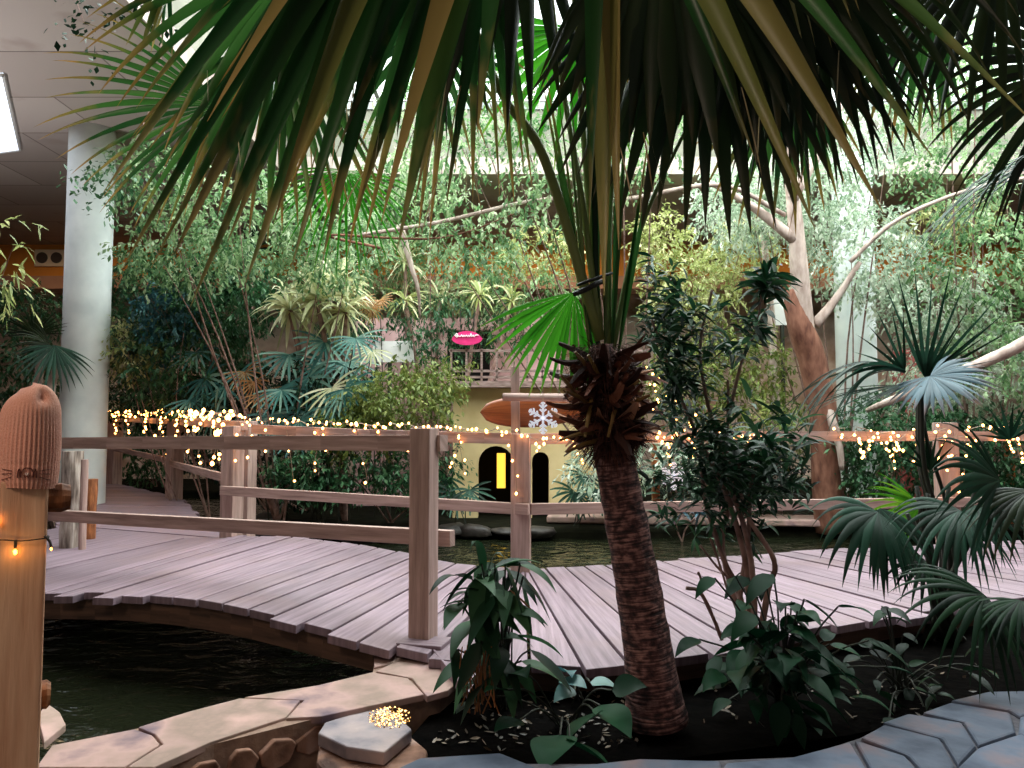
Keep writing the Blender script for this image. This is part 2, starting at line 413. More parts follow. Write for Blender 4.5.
# edging rocks along the far bank
edge = smooth_path([(-4.3,14.5,.1),(-3.45,10.9,.1),(-2.2,9.85,.1),(-.4,10.15,.1),(1.2,9.95,.1),(3.0,10.25,.1),(5.5,9.95,.1),(9,9.55,.1)], 5)
def rock(name, c, r, label, mat, group=None, sq=.6, seed=0):
    bm = bmesh.new(); bmesh.ops.create_icosphere(bm, subdivisions=2, radius=1)
    rr = random.Random(seed)
    ph = [rr.uniform(0, 6) for _ in range(6)]
    for v in bm.verts:
        k = 1 + .18*math.sin(3*v.co.x+ph[0]) + .15*math.sin(4*v.co.y+ph[1]) + .12*math.sin(5*v.co.z+ph[2])
        v.co = Vector((v.co.x*r[0]*k, v.co.y*r[1]*k, v.co.z*r[2]*k))
    me = bpy.data.meshes.new(name); bm.to_mesh(me); bm.free()
    o = link(name, me, mat, None, True); o.location = c; o.rotation_euler.z = rr.uniform(0, 3); props(o, label, 'rock', group); return o
for i, p in enumerate(edge):
    if p.x > .45 and p.x < 5.2: continue
    pp = p + Vector((random.uniform(-.08,.08), random.uniform(-.05,.05), 0))
    rock('edge_rock', pp, (random.uniform(.2,.42), .22, random.uniform(.04,.09)), 'rough flat rock in the row edging the far pond bank', M['darkrock'], 'rocks edging the far pond bank', seed=i)
# pale concrete ledge on the far side, right
mb = MB(); a = ground(548, 517, .2); b = ground(905, 522, .2)
mb.beam(a, b, .62, .09); o = mb.build('stone_ledge', M['cap'], bevel=.02); props(o, 'low pale stone ledge along the far water edge behind the shrub', 'ledge')
mb = MB(); mb.beam(a-Vector((0,-.1,.24)), b-Vector((0,-.1,.24)), .35, .4); o2 = mb.build('ledge_support', M['darkrock'], o)
# ------------------------------------------------------------------ BOARDWALK
def interp(poly, t):
    n = len(poly)-1; x = min(max(t*n, 0), n-1e-6); i = int(x); return Vector(poly[i]).lerp(Vector(poly[i+1]), x-i)
def resample(poly, m=80):
    P = [interp(poly, i/m) for i in range(m+1)]; return P
def planks(front, back, wid, z_of, parent, gap=.008, jit=.045, th=.045):
    mb = MB()
    Ls = max(sum((Vector(front[i+1])-Vector(front[i])).length for i in range(len(front)-1)), sum((Vector(back[i+1])-Vector(back[i])).length for i in range(len(back)-1)))
    n = max(2, int(Ls/wid))
    for i in range(n):
        t0, t1 = i/n, (i+1)/n
        a0, a1, b0, b1 = interp(front, t0), interp(front, t1), interp(back, t0), interp(back, t1)
        g = gap/ max((a1-a0).length, .05); g2 = gap/max((b1-b0).length, .03)
        a0, a1 = a0.lerp(a1, g), a1.lerp(a0, g); b0, b1 = b0.lerp(b1, min(g2,.3)), b1.lerp(b0, min(g2,.3))
        d = ((a0+a1)-(b0+b1)).normalized(); e = random.uniform(-jit, jit*1.6); a0 = a0+d*e; a1 = a1+d*e; e2 = random.uniform(-jit, jit); b0 = b0-d*e2; b1 = b1-d*e2
        q = []; zz = random.uniform(-.004, .004)
        for p in (a0, a1, b1, b0): q.append(Vector((p.x, p.y, z_of(p)+zz)))
        L = (a0-b0).length; o = random.random()*40; w0 = (a1-a0).length; w1 = (b1-b0).length
        V = q + [p-Vector((0,0,th)) for p in q]
        UV = [(o, o), (o, o+w0), (o+L, o+w1), (o+L, o)]*2
        mb.add(V, [(0,1,2,3),(7,6,5,4),(0,4,5,1),(1,5,6,2),(2,6,7,3),(3,7,4,0)], UV)
    return mb.build('deck_boards', M['deck'], parent, bevel=.004)
DZ = .4
def zleft(p):
    t = (-.4 - p.x)/2.9
    return DZ + .11*max(0, math.sin(PI*min(max(t, 0), 1.0)))**1.2 if t < 1 else DZ
FL = [(-.4,3.68,0),(-1.1,3.98,0),(-1.8,4.31,0),(-2.5,4.62,0),(-3.2,4.93,0),(-5.4,5.6,0)]
BL = [(.06,5.86,0),(-.62,6.15,0),(-1.3,6.48,0),(-1.97,6.8,0),(-2.64,7.12,0),(-4.9,8.2,0)]
bw = thing('boardwalk', 'arched left span of pinkish grey plank boardwalk over dark water', 'boardwalk', (-2, 5.5, 0))
planks(FL, BL, .27, zleft, bw)
# curved edge beams
def edge_beam(poly, inset, zf, parent, w=.07, h=.13, drop=.045):
    mb = MB(); P = [interp(poly, i/24) for i in range(25)]
    P = [Vector((p.x, p.y+inset, zf(p)-drop-h/2)) for p in P]
    for i in range(24): mb.beam(P[i], P[i+1], w, h)
    return mb.build('beam', M['fascia_wood'], parent)
edge_beam(FL, .12, lambda p: zleft(p) , bw)
edge_beam(BL, -.12, lambda p: zleft(p), bw)
FR = [(x,y,0) for x,y in ((-.4,3.66),(.35,3.5),(1.0,3.75),(1.63,4.12),(2.3,4.45),(3.0,4.75),(3.7,5.03),(4.4,5.28),(5.1,5.5),(5.9,5.7),(6.6,5.85))]
BR = [(x,y,0) for x,y in ((.06,5.86),(.12,5.86),(.6,6.0),(1.1,6.18),(1.6,6.35),(2.15,6.55),(2.75,6.75),(3.35,6.9),(4.0,7.08),(4.9,7.3),(5.8,7.5))]
bw2 = thing('boardwalk', 'right span of grey plank boardwalk passing behind the palm trunk', 'boardwalk', (2, 5.2, 0))
planks(FR, BR, .235, lambda p: DZ, bw2)
edge_beam(FR, .14, lambda p: DZ, bw2); edge_beam(BR, -.12, lambda p: DZ, bw2)
# piles under the right span
FB = [(-4.9,8.2,0),(-7.1,11.6,0),(-9.6,14.8,0)]
FBr = [(-2.64,7.12,0),(-5.1,11.6,0),(-7.7,14.6,0)]
bw3 = thing('boardwalk', 'far left stretch of plank boardwalk running past the column', 'boardwalk', (-5, 10, 0))
planks(FB, FBr, .3, lambda p: DZ, bw3)
edge_beam(FB, .0, lambda p: DZ, bw3); edge_beam(FBr, 0, lambda p: DZ, bw3)

# ------------------------------------------------------------------ RAILINGS
def post(mb, x, y, z0, z1, w=.12, rot=0):
    mb.beam((x, y, z0), (x, y, z1), w, w, (math.sin(rot), math.cos(rot), 0))
def railing(label, loc, posts, tops, lows, group='timber railings of the boardwalk', pw=.12, rail=(.07,.085)):
    t = thing('timber_railing', label, 'railing', loc)
    for (x, y, z0, z1, w, rot) in posts:
        mb = MB(); post(mb, x, y, z0, z1, w, rot); mb.build('post', M['rail'], t, bevel=.006)
    for a, b in tops:
        mb = MB(); P = smooth_path([a, Vector(a).lerp(Vector(b), .5)+Vector((0,0,random.uniform(-.012,.018))), b], 5)
        for i in range(len(P)-1): mb.beam(P[i], P[i+1]+(P[i+1]-P[i])*.02, rail[0], rail[1])
        mb.build('top_rail', M['rail'], t)
    for a, b in lows:
        mb = MB(); mb.beam(a, b, .05, .085); mb.build('lower_rail', M['rail'], t, bevel=.004)
    return t
pB = ground(423, 640, DZ)
railing('near timber railing with split post standing at the bridge corner', (pB.x, pB.y, 0),
  [(pB.x, pB.y, DZ-.02, 1.49, .115, .35), (-3.55, 5.35, .1, 1.43, .11, .3)],
  [((pB.x+.1, pB.y+.03, 1.41), (-4.0, 6.1, 1.36))],
  [((pB.x+.14, pB.y+.12, .90), (-4.0, 6.15, .79))])
nr_ = bpy.data.objects['timber_railing']; mb = MB(); mb.beam((pB.x-.1, pB.y-.04, DZ+.008), (pB.x+.13, pB.y-.1, DZ+.008), .17, .024); mb.build('base_plate', M['deck'], nr_, bevel=.004)
# the stub of rail on the far side of the near post
p521 = ground(521, 570, DZ); p231 = ground(231, 543, DZ); 
railing('middle timber railing between the water and the left span', (p521.x, p521.y, 0),
  [(p521.x, p521.y, DZ-.05, 1.44, .145, .1), (p231.x, p231.y, DZ-.05, 1.5, .15, .4), (-2.72, 7.75, DZ-.05, 1.55, .13, .4)],
  [((p521.x-.02, p521.y-.03, 1.40), (p231.x+.2, p231.y, 1.47))],
  [((p521.x+.06, p521.y-.09, .87), (p231.x-.06, p231.y-.1, .90))])
p945 = Vector((at(945,426,6.75).x, 6.75, 0))
railing('long right timber railing behind the palms and shrub', (p945.x, p945.y, 0),
  [(p945.x, p945.y, DZ-.05, 1.53, .165, .2), (6.6, 7.45, DZ-.05, 1.45, .15, .2)],
  [((p521.x+.05, p521.y+.02, 1.40), (p945.x, p945.y-.06, 1.41)), ((p945.x+.02, p945.y-.06, 1.41), (7.4, 7.6, 1.36))],
  [((p521.x+.07, p521.y-.02, .865), (p945.x, p945.y-.1, .83)), ((p945.x, p945.y-.1, .83), (7.4, 7.55, .78))])
p173 = Vector((-5.15, 11.5, 0)); p113 = Vector((-7.6, 14.4, 0))
railing('far left timber railing hung with bright string lights', (p173.x, p173.y, 0),
  [(p173.x, p173.y, DZ-.05, 1.58, .18, .5), (p113.x, p113.y, DZ-.05, 1.64, .2, .5)],
  [((p231.x+.1, p231.y, 1.50), (p173.x, p173.y, 1.56)), ((p173.x, p173.y, 1.56), (p113.x, p113.y, 1.62)), ((p113.x, p113.y, 1.62), (-9.6,16.6,1.6))],
  [((p231.x-.02, p231.y+.1, .98), (p173.x, p173.y-.1, .93)), ((p173.x, p173.y-.1, .97), (p113.x, p113.y-.1, 1.08))])
# thin pole with cross log and surfboard sign
pole = thing('sign_pole', 'thin timber pole with a cross log above the middle post', 'pole', (p521.x-.05, p521.y+.11, 0))
mb = MB(); mb.beam((p521.x-.03, p521.y+.11, .35), (p521.x-.045, p521.y+.11, 1.97), .07, .05, (0,1,0)); mb.build('pole', M['rail'], pole, bevel=.004)
mb = MB(); a = at(503, 397, p521.y+.03); b = at(590, 398, p521.y+.05); mb.tube(lerps(a, b, 6), [.03,.032,.03,.033,.031,.03], 12, bump=.05)
mb.build('cross_log', M['rail'], pole, smooth=True)
M['lashing'] = plain('dark lashing', (60,40,34), .8)
mb = MB(); mb.tube([a+Vector((-.005,0,0)), a+Vector((.006,0,0))], .022, 12); mb.build('log_end', M['lashing'], pole)
M['surf'] = wood_mat('varnished orange board', (120,60,28), (160,88,44), .35, (1.5, 12), 0)
def surf():
    mb = MB(); d = p521.y+.24; c0 = at(480, 411, d); L = .96; n = 20; V = []; UV = []; cols = 10; Fc = []
    for i in range(n+1):
        s = i/n; hw = .125*math.sin(PI*min(1, s*1.0)**.72)**.65 + .001
        for k in range(cols):
            a = 2*PI*k/cols
            V.append((c0.x + s*L, c0.y + .018*math.sin(a), c0.z - .01 + hw*math.cos(a)+ .01*s)); UV.append((s, .5+.5*math.cos(a)))
    for i in range(n):
        for k in range(cols):
            k2 = (k+1) % cols; Fc.append((i*cols+k, i*cols+k2, (i+1)*cols+k2, (i+1)*cols+k))
    mb.add(V, Fc, UV); return mb
o = surf().build('surfboard', M['surf'], None, smooth=True); props(o, 'orange wooden surfboard sign hung behind the cross log', 'surfboard')

# grey log post, brown post beside the walk at left
def simple_log(name, px, d, z0, z1, r, mat, label, lean=0):
    mb = MB(); x = at(px, 426, d).x
    mb.tube([(x+lean*(z-z0), d, z) for z in lerps(z0, z1, 6)], [r*(1+.06*math.sin(i*2)) for i in range(6)], 14, bump=.04)
    o = mb.build(name, mat, None, smooth=False); props(o, label, 'post'); return o
simple_log('log_post', 74, 6.9, .35, 1.27, .088, M['log'], 'grey barked log post under the rail in front of the column')
simple_log('timber_stake', 93, 7.4, .35, .98, .05, M['stub'], 'short brown stake beside the grey log post', .02)
simple_log('timber_stake', 86, 6.75, .35, 1.2, .03, M['rail'], 'pale narrow stake between log post and brown stake', .0)
# the white statue like thing beside the boardwalk

# ------------------------------------------------------------------ HAT POST
hd = 1.72
hc = at(27, 426, hd+.06); hx = hc.x; hy0 = hc.y
hv = Vector((hx, hy0, 0)).normalized(); hu = Vector((hv.y, -hv.x, 0)); hdist = math.hypot(hx, hy0); csq = (hv.y)**2
HW = .094
def onpost(px, dep=0.0, Cx=27):     # point in the post's own frame: sideways by pixels from its centre line, dep metres toward the path
    return Vector((hx, hy0, 0)) + hu*((px-Cx)/F*csq*hdist) - hv*dep
def zed(py, p): return H + (at(512, py, 1).z-H)*p.y
mb = MB(); zt = zed(479, hc)
mb.beam((hx, hy0, -.44), (hx, hy0, zt), HW, HW, hv)
hp = thing('wooden_post', 'sawn wooden post in the left foreground wearing the knitted hat', 'post', (hx, hy0, 0))
mb.build('post_body', M['post_wood'], hp, bevel=.006)
for (px, py, w_, h_) in ((63, 498, .048, .036), (48, 695, .02, .032)):
    p = onpost(50); p.z = zed(py, p); mb = MB(); mb.tube([p-hu*.01, p+hu*w_*.6, p+hu*w_], [h_*.95, h_, h_*.8], 14, bump=.05)
    mb.build('branch_stub', M['stub'], hp)
# knitted beanie
def beanie():
    t = thing('knitted_beanie', 'salmon pink ribbed beanie pulled over the foreground post', 'hat', (hx, hy0, 0))
    B0 = onpost(29); zb = zed(486, B0); ztop = zed(384, B0); h = ztop-zb; n = 176; rows = 48; V = []; Fc = []; UV = []
    RX, RY = .061, .064
    for j in range(rows+1):
        s = j/rows
        if s < .66: k = 1 + .05*math.sin(PI*s/.66) - (.03 if s < .03 else 0)
        else: q = (s-.66)/.34; k = math.sqrt(max(0, 1-q**2.2))
        for i in range(n):
            a = 2*PI*i/n
            rib = .0016*(1 if (i % 4) < 2 else -1)*min(1, max(0, (1-s)*2.2-.15))
            if .225 < s < .25: rib -= .0014
            dent = math.exp(-((a-5.25)/.28)**2)*math.exp(-((s-.86)/.06)**2)
            r = k*(1 - .28*dent)
            lump = 1 + .03*math.sin(2*a+1)*s + .02*math.sin(3*a)*s
            p = B0 + hu*((RX*r*lump+rib)*math.cos(a) + .004*s) + hv*((RY*r*lump+rib)*math.sin(a))
            z = zb + h*s + (.008*math.cos(a+.8) - .01*max(0, math.sin(a*1.0+4.0)))*s*(1 if s < .97 else .5) - dent*.006 - .004*math.cos(a*2+1)*(1-s)**3 + .004*math.sin(a)*(1-s)**4
            V.append((p.x, p.y, z)); UV.append((i/n, s))
    for j in range(rows):
        for i in range(n):
            i2 = (i+1) % n; Fc.append((j*n+i, j*n+i2, (j+1)*n+i2, (j+1)*n+i))
    mb = MB(); mb.add(V, Fc, UV)
    m, nt, b, out = new_mat('salmon knit')
    uv = N(nt, 'ShaderNodeUVMap'); mp = N(nt, 'ShaderNodeMapping'); mp.inputs['Scale'].default_value = (176, 60, 1); nt.links.new(uv.outputs[0], mp.inputs[0])
    no = N(nt, 'ShaderNodeTexNoise'); no.inputs['Scale'].default_value = 1; nt.links.new(mp.outputs[0], no.inputs[0])
    r = ramp(nt, [(.3, c8(222,150,128)), (.7, c8(246,188,164))]); nt.links.new(no.outputs[0], r.inputs[0]); nt.links.new(r.outputs[0], b.inputs['Base Color'])
    b.inputs['Roughness'].default_value = .95; b.inputs['Sheen Weight'].default_value = .3
    bp = N(nt, 'ShaderNodeBump'); bp.inputs['Strength'].default_value = .5; bp.inputs['Distance'].default_value = .003; nt.links.new(no.outputs[0], bp.inputs['Height']); nt.links.new(bp.outputs[0], b.inputs['Normal'])
    mb.build('knit_body', m, t, smooth=True)
    thr = plain('dark thread', (96,48,40), .9); wht = plain('pale thread', (235,215,205), .8)
    def ray(px, py):
        px += 3
        a = (px-29)/F*csq*hdist; q = max(-.97, min(.97, a/(RX*1.04)))
        p = B0 + hu*a - hv*((RY*1.035+.0035)*math.sqrt(1-q*q)); p.z = zed(py, p); return p
    def stitch(name, pts, r, mat):
        mb = MB(); mb.tube(smooth_path([ray(*p) for p in pts], 4), r, 6); mb.build(name, mat, t)
    for y0, y1 in ((469, 471), (474, 473.5), (480, 477)): stitch('embroidered_whisker', [(1.5, y0), (6, (y0+y1)/2), (11, y1)], .0009, thr)
    for y0, y1 in ((471, 469), (473.5, 474), (477, 480)): stitch('embroidered_whisker', [(38, y0), (43, (y0+y1)/2), (49, y1)], .0009, thr)
    stitch('embroidered_face', [(16.5, 478), (16.8, 472), (18, 469), (20, 473), (22, 469), (25, 468), (28, 468.5), (30, 469), (32, 473), (34, 469), (34.6, 472), (35, 478)], .0011, thr)
    stitch('embroidered_eye', [(19, 471.5), (19.6, 477.5)], .002, thr); stitch('embroidered_eye', [(32, 471.5), (31.4, 477.5)], .002, thr)
    stitch('embroidered_nose', [(24, 473), (25.5, 475), (27, 473)], .002, wht)
    stitch('embroidered_mouth', [(22.5, 475), (24, 477.5), (25.5, 476), (27, 477.5), (28.5, 475)], .0009, thr)
beanie()

# ------------------------------------------------------------------ LIGHT STRINGS
M['wire'] = plain('dark wire', (30,28,26), .6)
M['wirel'] = plain('clear wire', (150,130,110), .4)
M['bulb'] = plain('warm bulb', (255,220,160), .4, 0, (255,172,92), 15)
M['amber'] = plain('amber bulb', (255,180,80), .4, 0, (255,160,60), 14)
bm = bmesh.new(); bmesh.ops.create_icosphere(bm, subdivisions=1, radius=1); bulb_me = bpy.data.meshes.new('bulb'); bm.to_mesh(bulb_me); bm.free(); bulb_me.materials.append(M['bulb'])
def bulbs(parent, pts, r):
    n = len(pts)
    for i, p in enumerate(pts[:100]):
        o = bpy.data.objects.new('bulb', bulb_me); C.objects.link(o); o.parent = parent; o.matrix_parent_inverse = Matrix.Translation(-Vector(parent.location)); o.location = p; k = r*random.uniform(.75, 1.25); o.scale = (k, k, k*1.2)
    if n > 100:
        mb = MB(); V0 = [v.co.copy() for v in bulb_me.vertices]; F0 = [tuple(p.vertices) for p in bulb_me.polygons]
        for p in pts[100:]:
            k = r*random.uniform(.75, 1.25); mb.add([v*k+Vector(p) for v in V0], F0)
        o = mb.build('bulb', M['bulb'], parent); o['kind'] = 'stuff'
def light_string(label, path, nb, r, drops, ndrop, group='warm fairy light strings', zoff=.05, jit=.04, droplen=(.1,.45)):
    t = thing('light_string', label, 'string lights', path[0])
    P = [Vector(p) for p in path]; mb = MB(); pts = []
    def pt(s):
        L = [(P[i+1]-P[i]).length for i in range(len(P)-1)]; T = sum(L); x = s*T
        for i, l in enumerate(L):
            if x <= l or i == len(L)-1: return P[i].lerp(P[i+1], min(1, x/l))
            x -= l
    W = []
    for i in range(nb*2):
        q = pt(i/(nb*2-1)) + Vector((random.uniform(-jit,jit), random.uniform(-jit*.6, jit*.2), zoff + .5*jit*math.sin(i*.9) + random.uniform(-jit*.5, jit*.5)))
        W.append(q)
        if i % 2: pts.append(q)
    mb.tube(W, .0035, 4)
    for s in drops:
        q = pt(s) + Vector((0, -.05, .02)); L = random.uniform(*droplen)
        x = random.uniform(-.16, .16)
        D = [q + Vector((x*k/4 + random.uniform(-.015,.015), random.uniform(-.01,.01), -L*k/4*random.uniform(.85,1.1))) for k in range(5)]
        mb.tube(D, .003, 4)
        for k in range(ndrop):
            u = min(3.99, max(.2, (k+random.uniform(.3,1.3))/ndrop*4)); i = min(3, int(u)); pts.append(D[i].lerp(D[i+1], u-i) + Vector((random.uniform(-.02,.02), -.005, 0)))
    mb.build('wire', M['wirel'], t)
    random.shuffle(pts); bulbs(t, pts, r); return t
tl = 1.46
light_string('dense warm fairy lights piled on the far left railing', [(p113.x-1.2, p113.y+1.3, 1.68), (p113.x, p113.y-.1, 1.68), (p173.x, p173.y-.1, 1.64), (-3.9, 9.3, 1.58), (p231.x+.05, p231.y-.05, 1.56)], 105, .018, [.2,.28,.4,.47,.5,.6,.66,.72,.8,.86,.9,.95], 6, droplen=(.2,.7), jit=.07)
light_string('warm fairy lights along the middle railing toward the sign pole', [(p231.x+.05, p231.y-.03, 1.54), (p231.x+1.2, p231.y-.55, 1.5), (p521.x-.5, p521.y+.2, 1.46), (p521.x, p521.y-.1, 1.42)], 62, .0105, [.03,.06,.12,.2,.3,.34,.45,.52,.63,.7,.8,.82,.97], 4, droplen=(.15,.5), zoff=.02, jit=.03)
light_string('warm fairy lights from the snowflake to behind the palm trunk', [(p521.x, p521.y-.12, 1.40), (p521.x+.6, p521.y+.1, 1.39), (1.3, 6.05, 1.42), (2.2, 6.25, 1.41)], 42, .0105, [.1,.2,.33,.38,.5,.56,.7,.78,.86], 4, droplen=(.08,.35), zoff=.0, jit=.04)
light_string('warm fairy lights drooping in tangled loops from the right railing', [(2.7, 6.3, 1.4), (3.1, 6.45, 1.41), (p945.x, p945.y-.15, 1.43), (4.9, 6.95, 1.40), (6.8, 7.4, 1.38)], 60, .0105, [.06,.09,.11,.13,.15,.2,.26,.28,.33,.42,.44,.46,.5,.52], 6, droplen=(.15,.6), zoff=.02, jit=.09)
# vertical tangle of lights behind the trunk bases (px 590-720, y 380-440)
light_string('warm fairy lights hanging behind the dead leaf bases', [at(585,425,6.3), at(600,385,6.4), at(640,372,6.5), at(668,400,6.5), at(700,430,6.5)], 36, .0105, [.1,.3,.4,.5,.7,.9], 4, droplen=(.15,.4), zoff=0, jit=.08)

# foreground post light
t = thing('light_string', 'dark cable with amber bulbs looped round the foreground post', 'string lights', (hx, hy0, 0))
def face(px, py, dep=.053):
    p = onpost(px, dep); p.z = zed(py, p); return p
mb = MB()
mb.tube(smooth_path([face(-60,542,.03), face(4,540), face(25,541,.054), face(50,538), face(52,536,.03)-hv*0, face(52,536,-.05)], 4), .0016, 6)
mb.tube(smooth_path([face(48,536), face(53,541), face(55,547)], 4), .003, 6)
mb.tube([face(20,540), face(20,548)], .003, 8)
mb.build('wire', M['wire'], t)
def amb(p, r):
    mb = MB(); V0 = [v.co.copy() for v in bulb_me.vertices]; F0 = [tuple(q.vertices) for q in bulb_me.polygons]
    mb.add([Vector((v.x*r, v.y*r, v.z*r*1.5))+Vector(p) for v in V0], F0); mb.build('bulb', M['amber'], t, smooth=True)
amb(face(20,552,.056), .0045); amb(face(1,521,.055), .005); amb(face(55,549,.055), .0026)
def point(name, loc, e, col, r=.03):
    l = bpy.data.lights.new(name, 'POINT'); l.energy = e; l.color = col; l.shadow_soft_size = r
    o = bpy.data.objects.new(name, l); o.location = loc; C.objects.link(o); return o
point('bulb glow', face(20,553,.08), .035, (1,.55,.15), .008)

# ------------------------------------------------------------------ STONE EDGE, BED, PAVING
SZ = .35
def gp(pts, z=SZ): return [ground(px, py, z) for px, py in pts]
wall_t = thing('stone_edge_wall', 'low stone wall with pinkish sandstone coping beside the dark water', 'stone wall', (-1, 2.8, 0))
def down(P, h): return [p-Vector((0,0,h)) for p in P]
caps = [
 [(36,767),(52,745),(134,729),(152,735),(160,744),(124,767)],
 [(138,727),(190,711),(240,698),(300,700),(286,717),(210,742),(154,767),(127,767),(163,744),(155,734)],
 [(244,697),(318,685),(372,672),(408,678),(424,694),(322,716),(286,718),(304,700)],
 [(376,671),(392,663),(446,650),(470,672),(448,690),(427,696),(412,678)],
 [(374,655),(420,652),(440,650),(388,664),(374,667)],
 [(38,716),(46,702),(60,712),(66,724),(44,742)],
]
for q in caps:
    mb = MB(); mb.prism(down(gp(q, SZ), .03), (0,0,.03)); mb.build('capstone', M['cap'], wall_t, bevel=.004)
core = gp([(60,748),(200,713),(372,674),(374,657),(436,652),(462,672),(440,692),(410,700),(322,719),(214,746),(158,770),(150,800),(60,800)], -.44)
mb = MB(); c2 = [ground(px, py, SZ-.012) for px, py in [(62,746),(200,714),(372,675),(376,658),(436,654),(462,672),(440,690),(408,698),(322,717),(214,744),(156,767),(100,800),(30,800)]]
mb.prism([Vector((p.x,p.y,-.44)) for p in c2], (0,0,SZ+.428)); mb.build('wall_core', M['mortar'], wall_t)
# face stones on the camera side
fa, fb = c2[10].copy(), c2[8].copy(); ff = Vector((fb.x-fa.x, fb.y-fa.y, 0)); FLn = ff.length; ff.normalize(); fn = Vector((ff.y, -ff.x, 0))
if fn.dot(Vector((0,0,0))-fa) < 0: fn = -fn
x = .03; k = 0
for row, zc in enumerate((.255, .13, .0)):
    x = .02+.05*row
    while x < FLn:
        w_ = random.uniform(.12, .2); c = fa + ff*x; c.z = zc
        poly = []
        for q in range(7):
            a = 2*PI*q/7 + random.uniform(-.25,.25); poly.append(c + ff*(math.cos(a)*w_*.5) + Vector((0,0,math.sin(a)*.058*random.uniform(.8,1.1))) )
        mb = MB(); mb.prism([p - fn*.02 for p in poly][::-1], fn*random.uniform(.024,.03)); mb.build('face_stone', M['rock'], wall_t, bevel=.006)
        x += w_+.012
# stone pier with flat top
pier = thing('stone_pier', 'stacked flat stones capping the wall corner under a modelled light speckle', 'stone pier', (-.5, 2.8, 0))
mb = MB(); q = gp([(325,722),(384,704),(412,729),(384,752),(346,746),(318,733)], .33); mb.prism([p-Vector((0,0,.05)) for p in q], (0,0,.05)); mb.build('capstone', M['pierstone'], pier, bevel=.006)
mb = MB(); q = gp([(322,728),(384,712),(428,748),(418,790),(350,800),(316,760)], .28); mb.prism([Vector((p.x,p.y,.13)) for p in q], (0,0,.145)); mb.build('stone_block', M['rock'], pier, bevel=.015)
mb = MB(); q = gp([(318,735),(382,718),(432,752),(420,800),(340,810),(312,770)], .2); mb.prism([Vector((p.x,p.y,-.44)) for p in q], (0,0,.57)); mb.build('stone_block', M['rock'], pier, bevel=.015)
# small metal flakes imitating warm light sparkling on the slab
M['speckle'] = plain('gold light speckle', (255,190,110), .15, .9)
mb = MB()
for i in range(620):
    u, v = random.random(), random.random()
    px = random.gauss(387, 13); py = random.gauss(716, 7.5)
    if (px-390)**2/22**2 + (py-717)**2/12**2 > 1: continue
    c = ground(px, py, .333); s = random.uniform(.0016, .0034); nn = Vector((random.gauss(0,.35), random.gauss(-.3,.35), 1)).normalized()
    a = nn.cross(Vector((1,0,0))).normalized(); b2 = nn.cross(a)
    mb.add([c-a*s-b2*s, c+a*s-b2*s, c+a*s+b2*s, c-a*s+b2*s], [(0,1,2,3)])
o = mb.build('light_speckle', M['speckle'], None); props(o, 'speckle of warm light modelled as gold flakes on the stone pier top', 'light speckle', kind='stuff')

# plank strip next to the near post
mb = MB(); a = gp([(444,652)], .385)[0]; b = gp([(478,694)], .36)[0]; mb.beam(a, b, .10, .03); 
mb.beam(gp([(432,652)], .38)[0], gp([(462,690)], .36)[0], .012, .05)
o = mb.build('kerb_plank', M['deck'], None, bevel=.003); props(o, 'short pale plank laid diagonally between coping and planting bed', 'plank')

# planting bed
bed = [(448,694),(462,672),(520,658),(760,640),(900,600),(1024,590),(1200,590),(1200,700),(1024,698),(850,735),(640,764),(430,762),(408,740)]
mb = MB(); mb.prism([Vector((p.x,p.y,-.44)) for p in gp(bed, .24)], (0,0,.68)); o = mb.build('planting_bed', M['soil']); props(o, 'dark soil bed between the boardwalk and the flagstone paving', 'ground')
# paving
pav = thing('flagstone_paving', 'curved blue grey flagstone paving along the bottom right', 'paving', (1.2, 2.8, 0))
flags = [
 [(392,770),(420,757),(500,752),(540,768),(520,800),(380,800)],
 [(548,768),(640,758),(720,760),(730,800),(540,800)],
 [(722,768),(726,762),(790,757),(850,741),(866,767),(862,810),(728,810)],
 [(854,739),(905,755),(935,790),(880,815),(866,812),(870,768)],
 [(860,737),(884,724),(940,738),(955,765),(940,790),(908,755)],
 [(882,722),(908,713),(962,722),(976,745),(958,765),(942,738)],
 [(922,712),(950,702),(1010,712),(1016,732),(978,745),(964,722)],
 [(950,700),(988,691),(1040,690),(1060,706),(1020,716),(1010,710)],
 [(958,766),(978,747),(1020,733),(1080,760),(1060,830),(970,830),(940,792)],
 [(1020,716),(1080,700),(1200,720),(1200,800),(1082,760),(1018,733)],
]
for q in flags:
    mb = MB(); mb.prism(down(gp(q, .35), .05), (0,0,.05)); mb.build('flagstone', M['flag'], pav, bevel=.01)
mb = MB(); q = gp([(420,764),(640,764),(800,757),(858,739),(900,722),(960,704),(1000,696),(1200,706),(1400,830),(380,830)], .335); mb.prism([Vector((p.x,p.y,-.44)) for p in q], (0,0,.775)); mb.build('paving_base', M['greymortar'], pav)

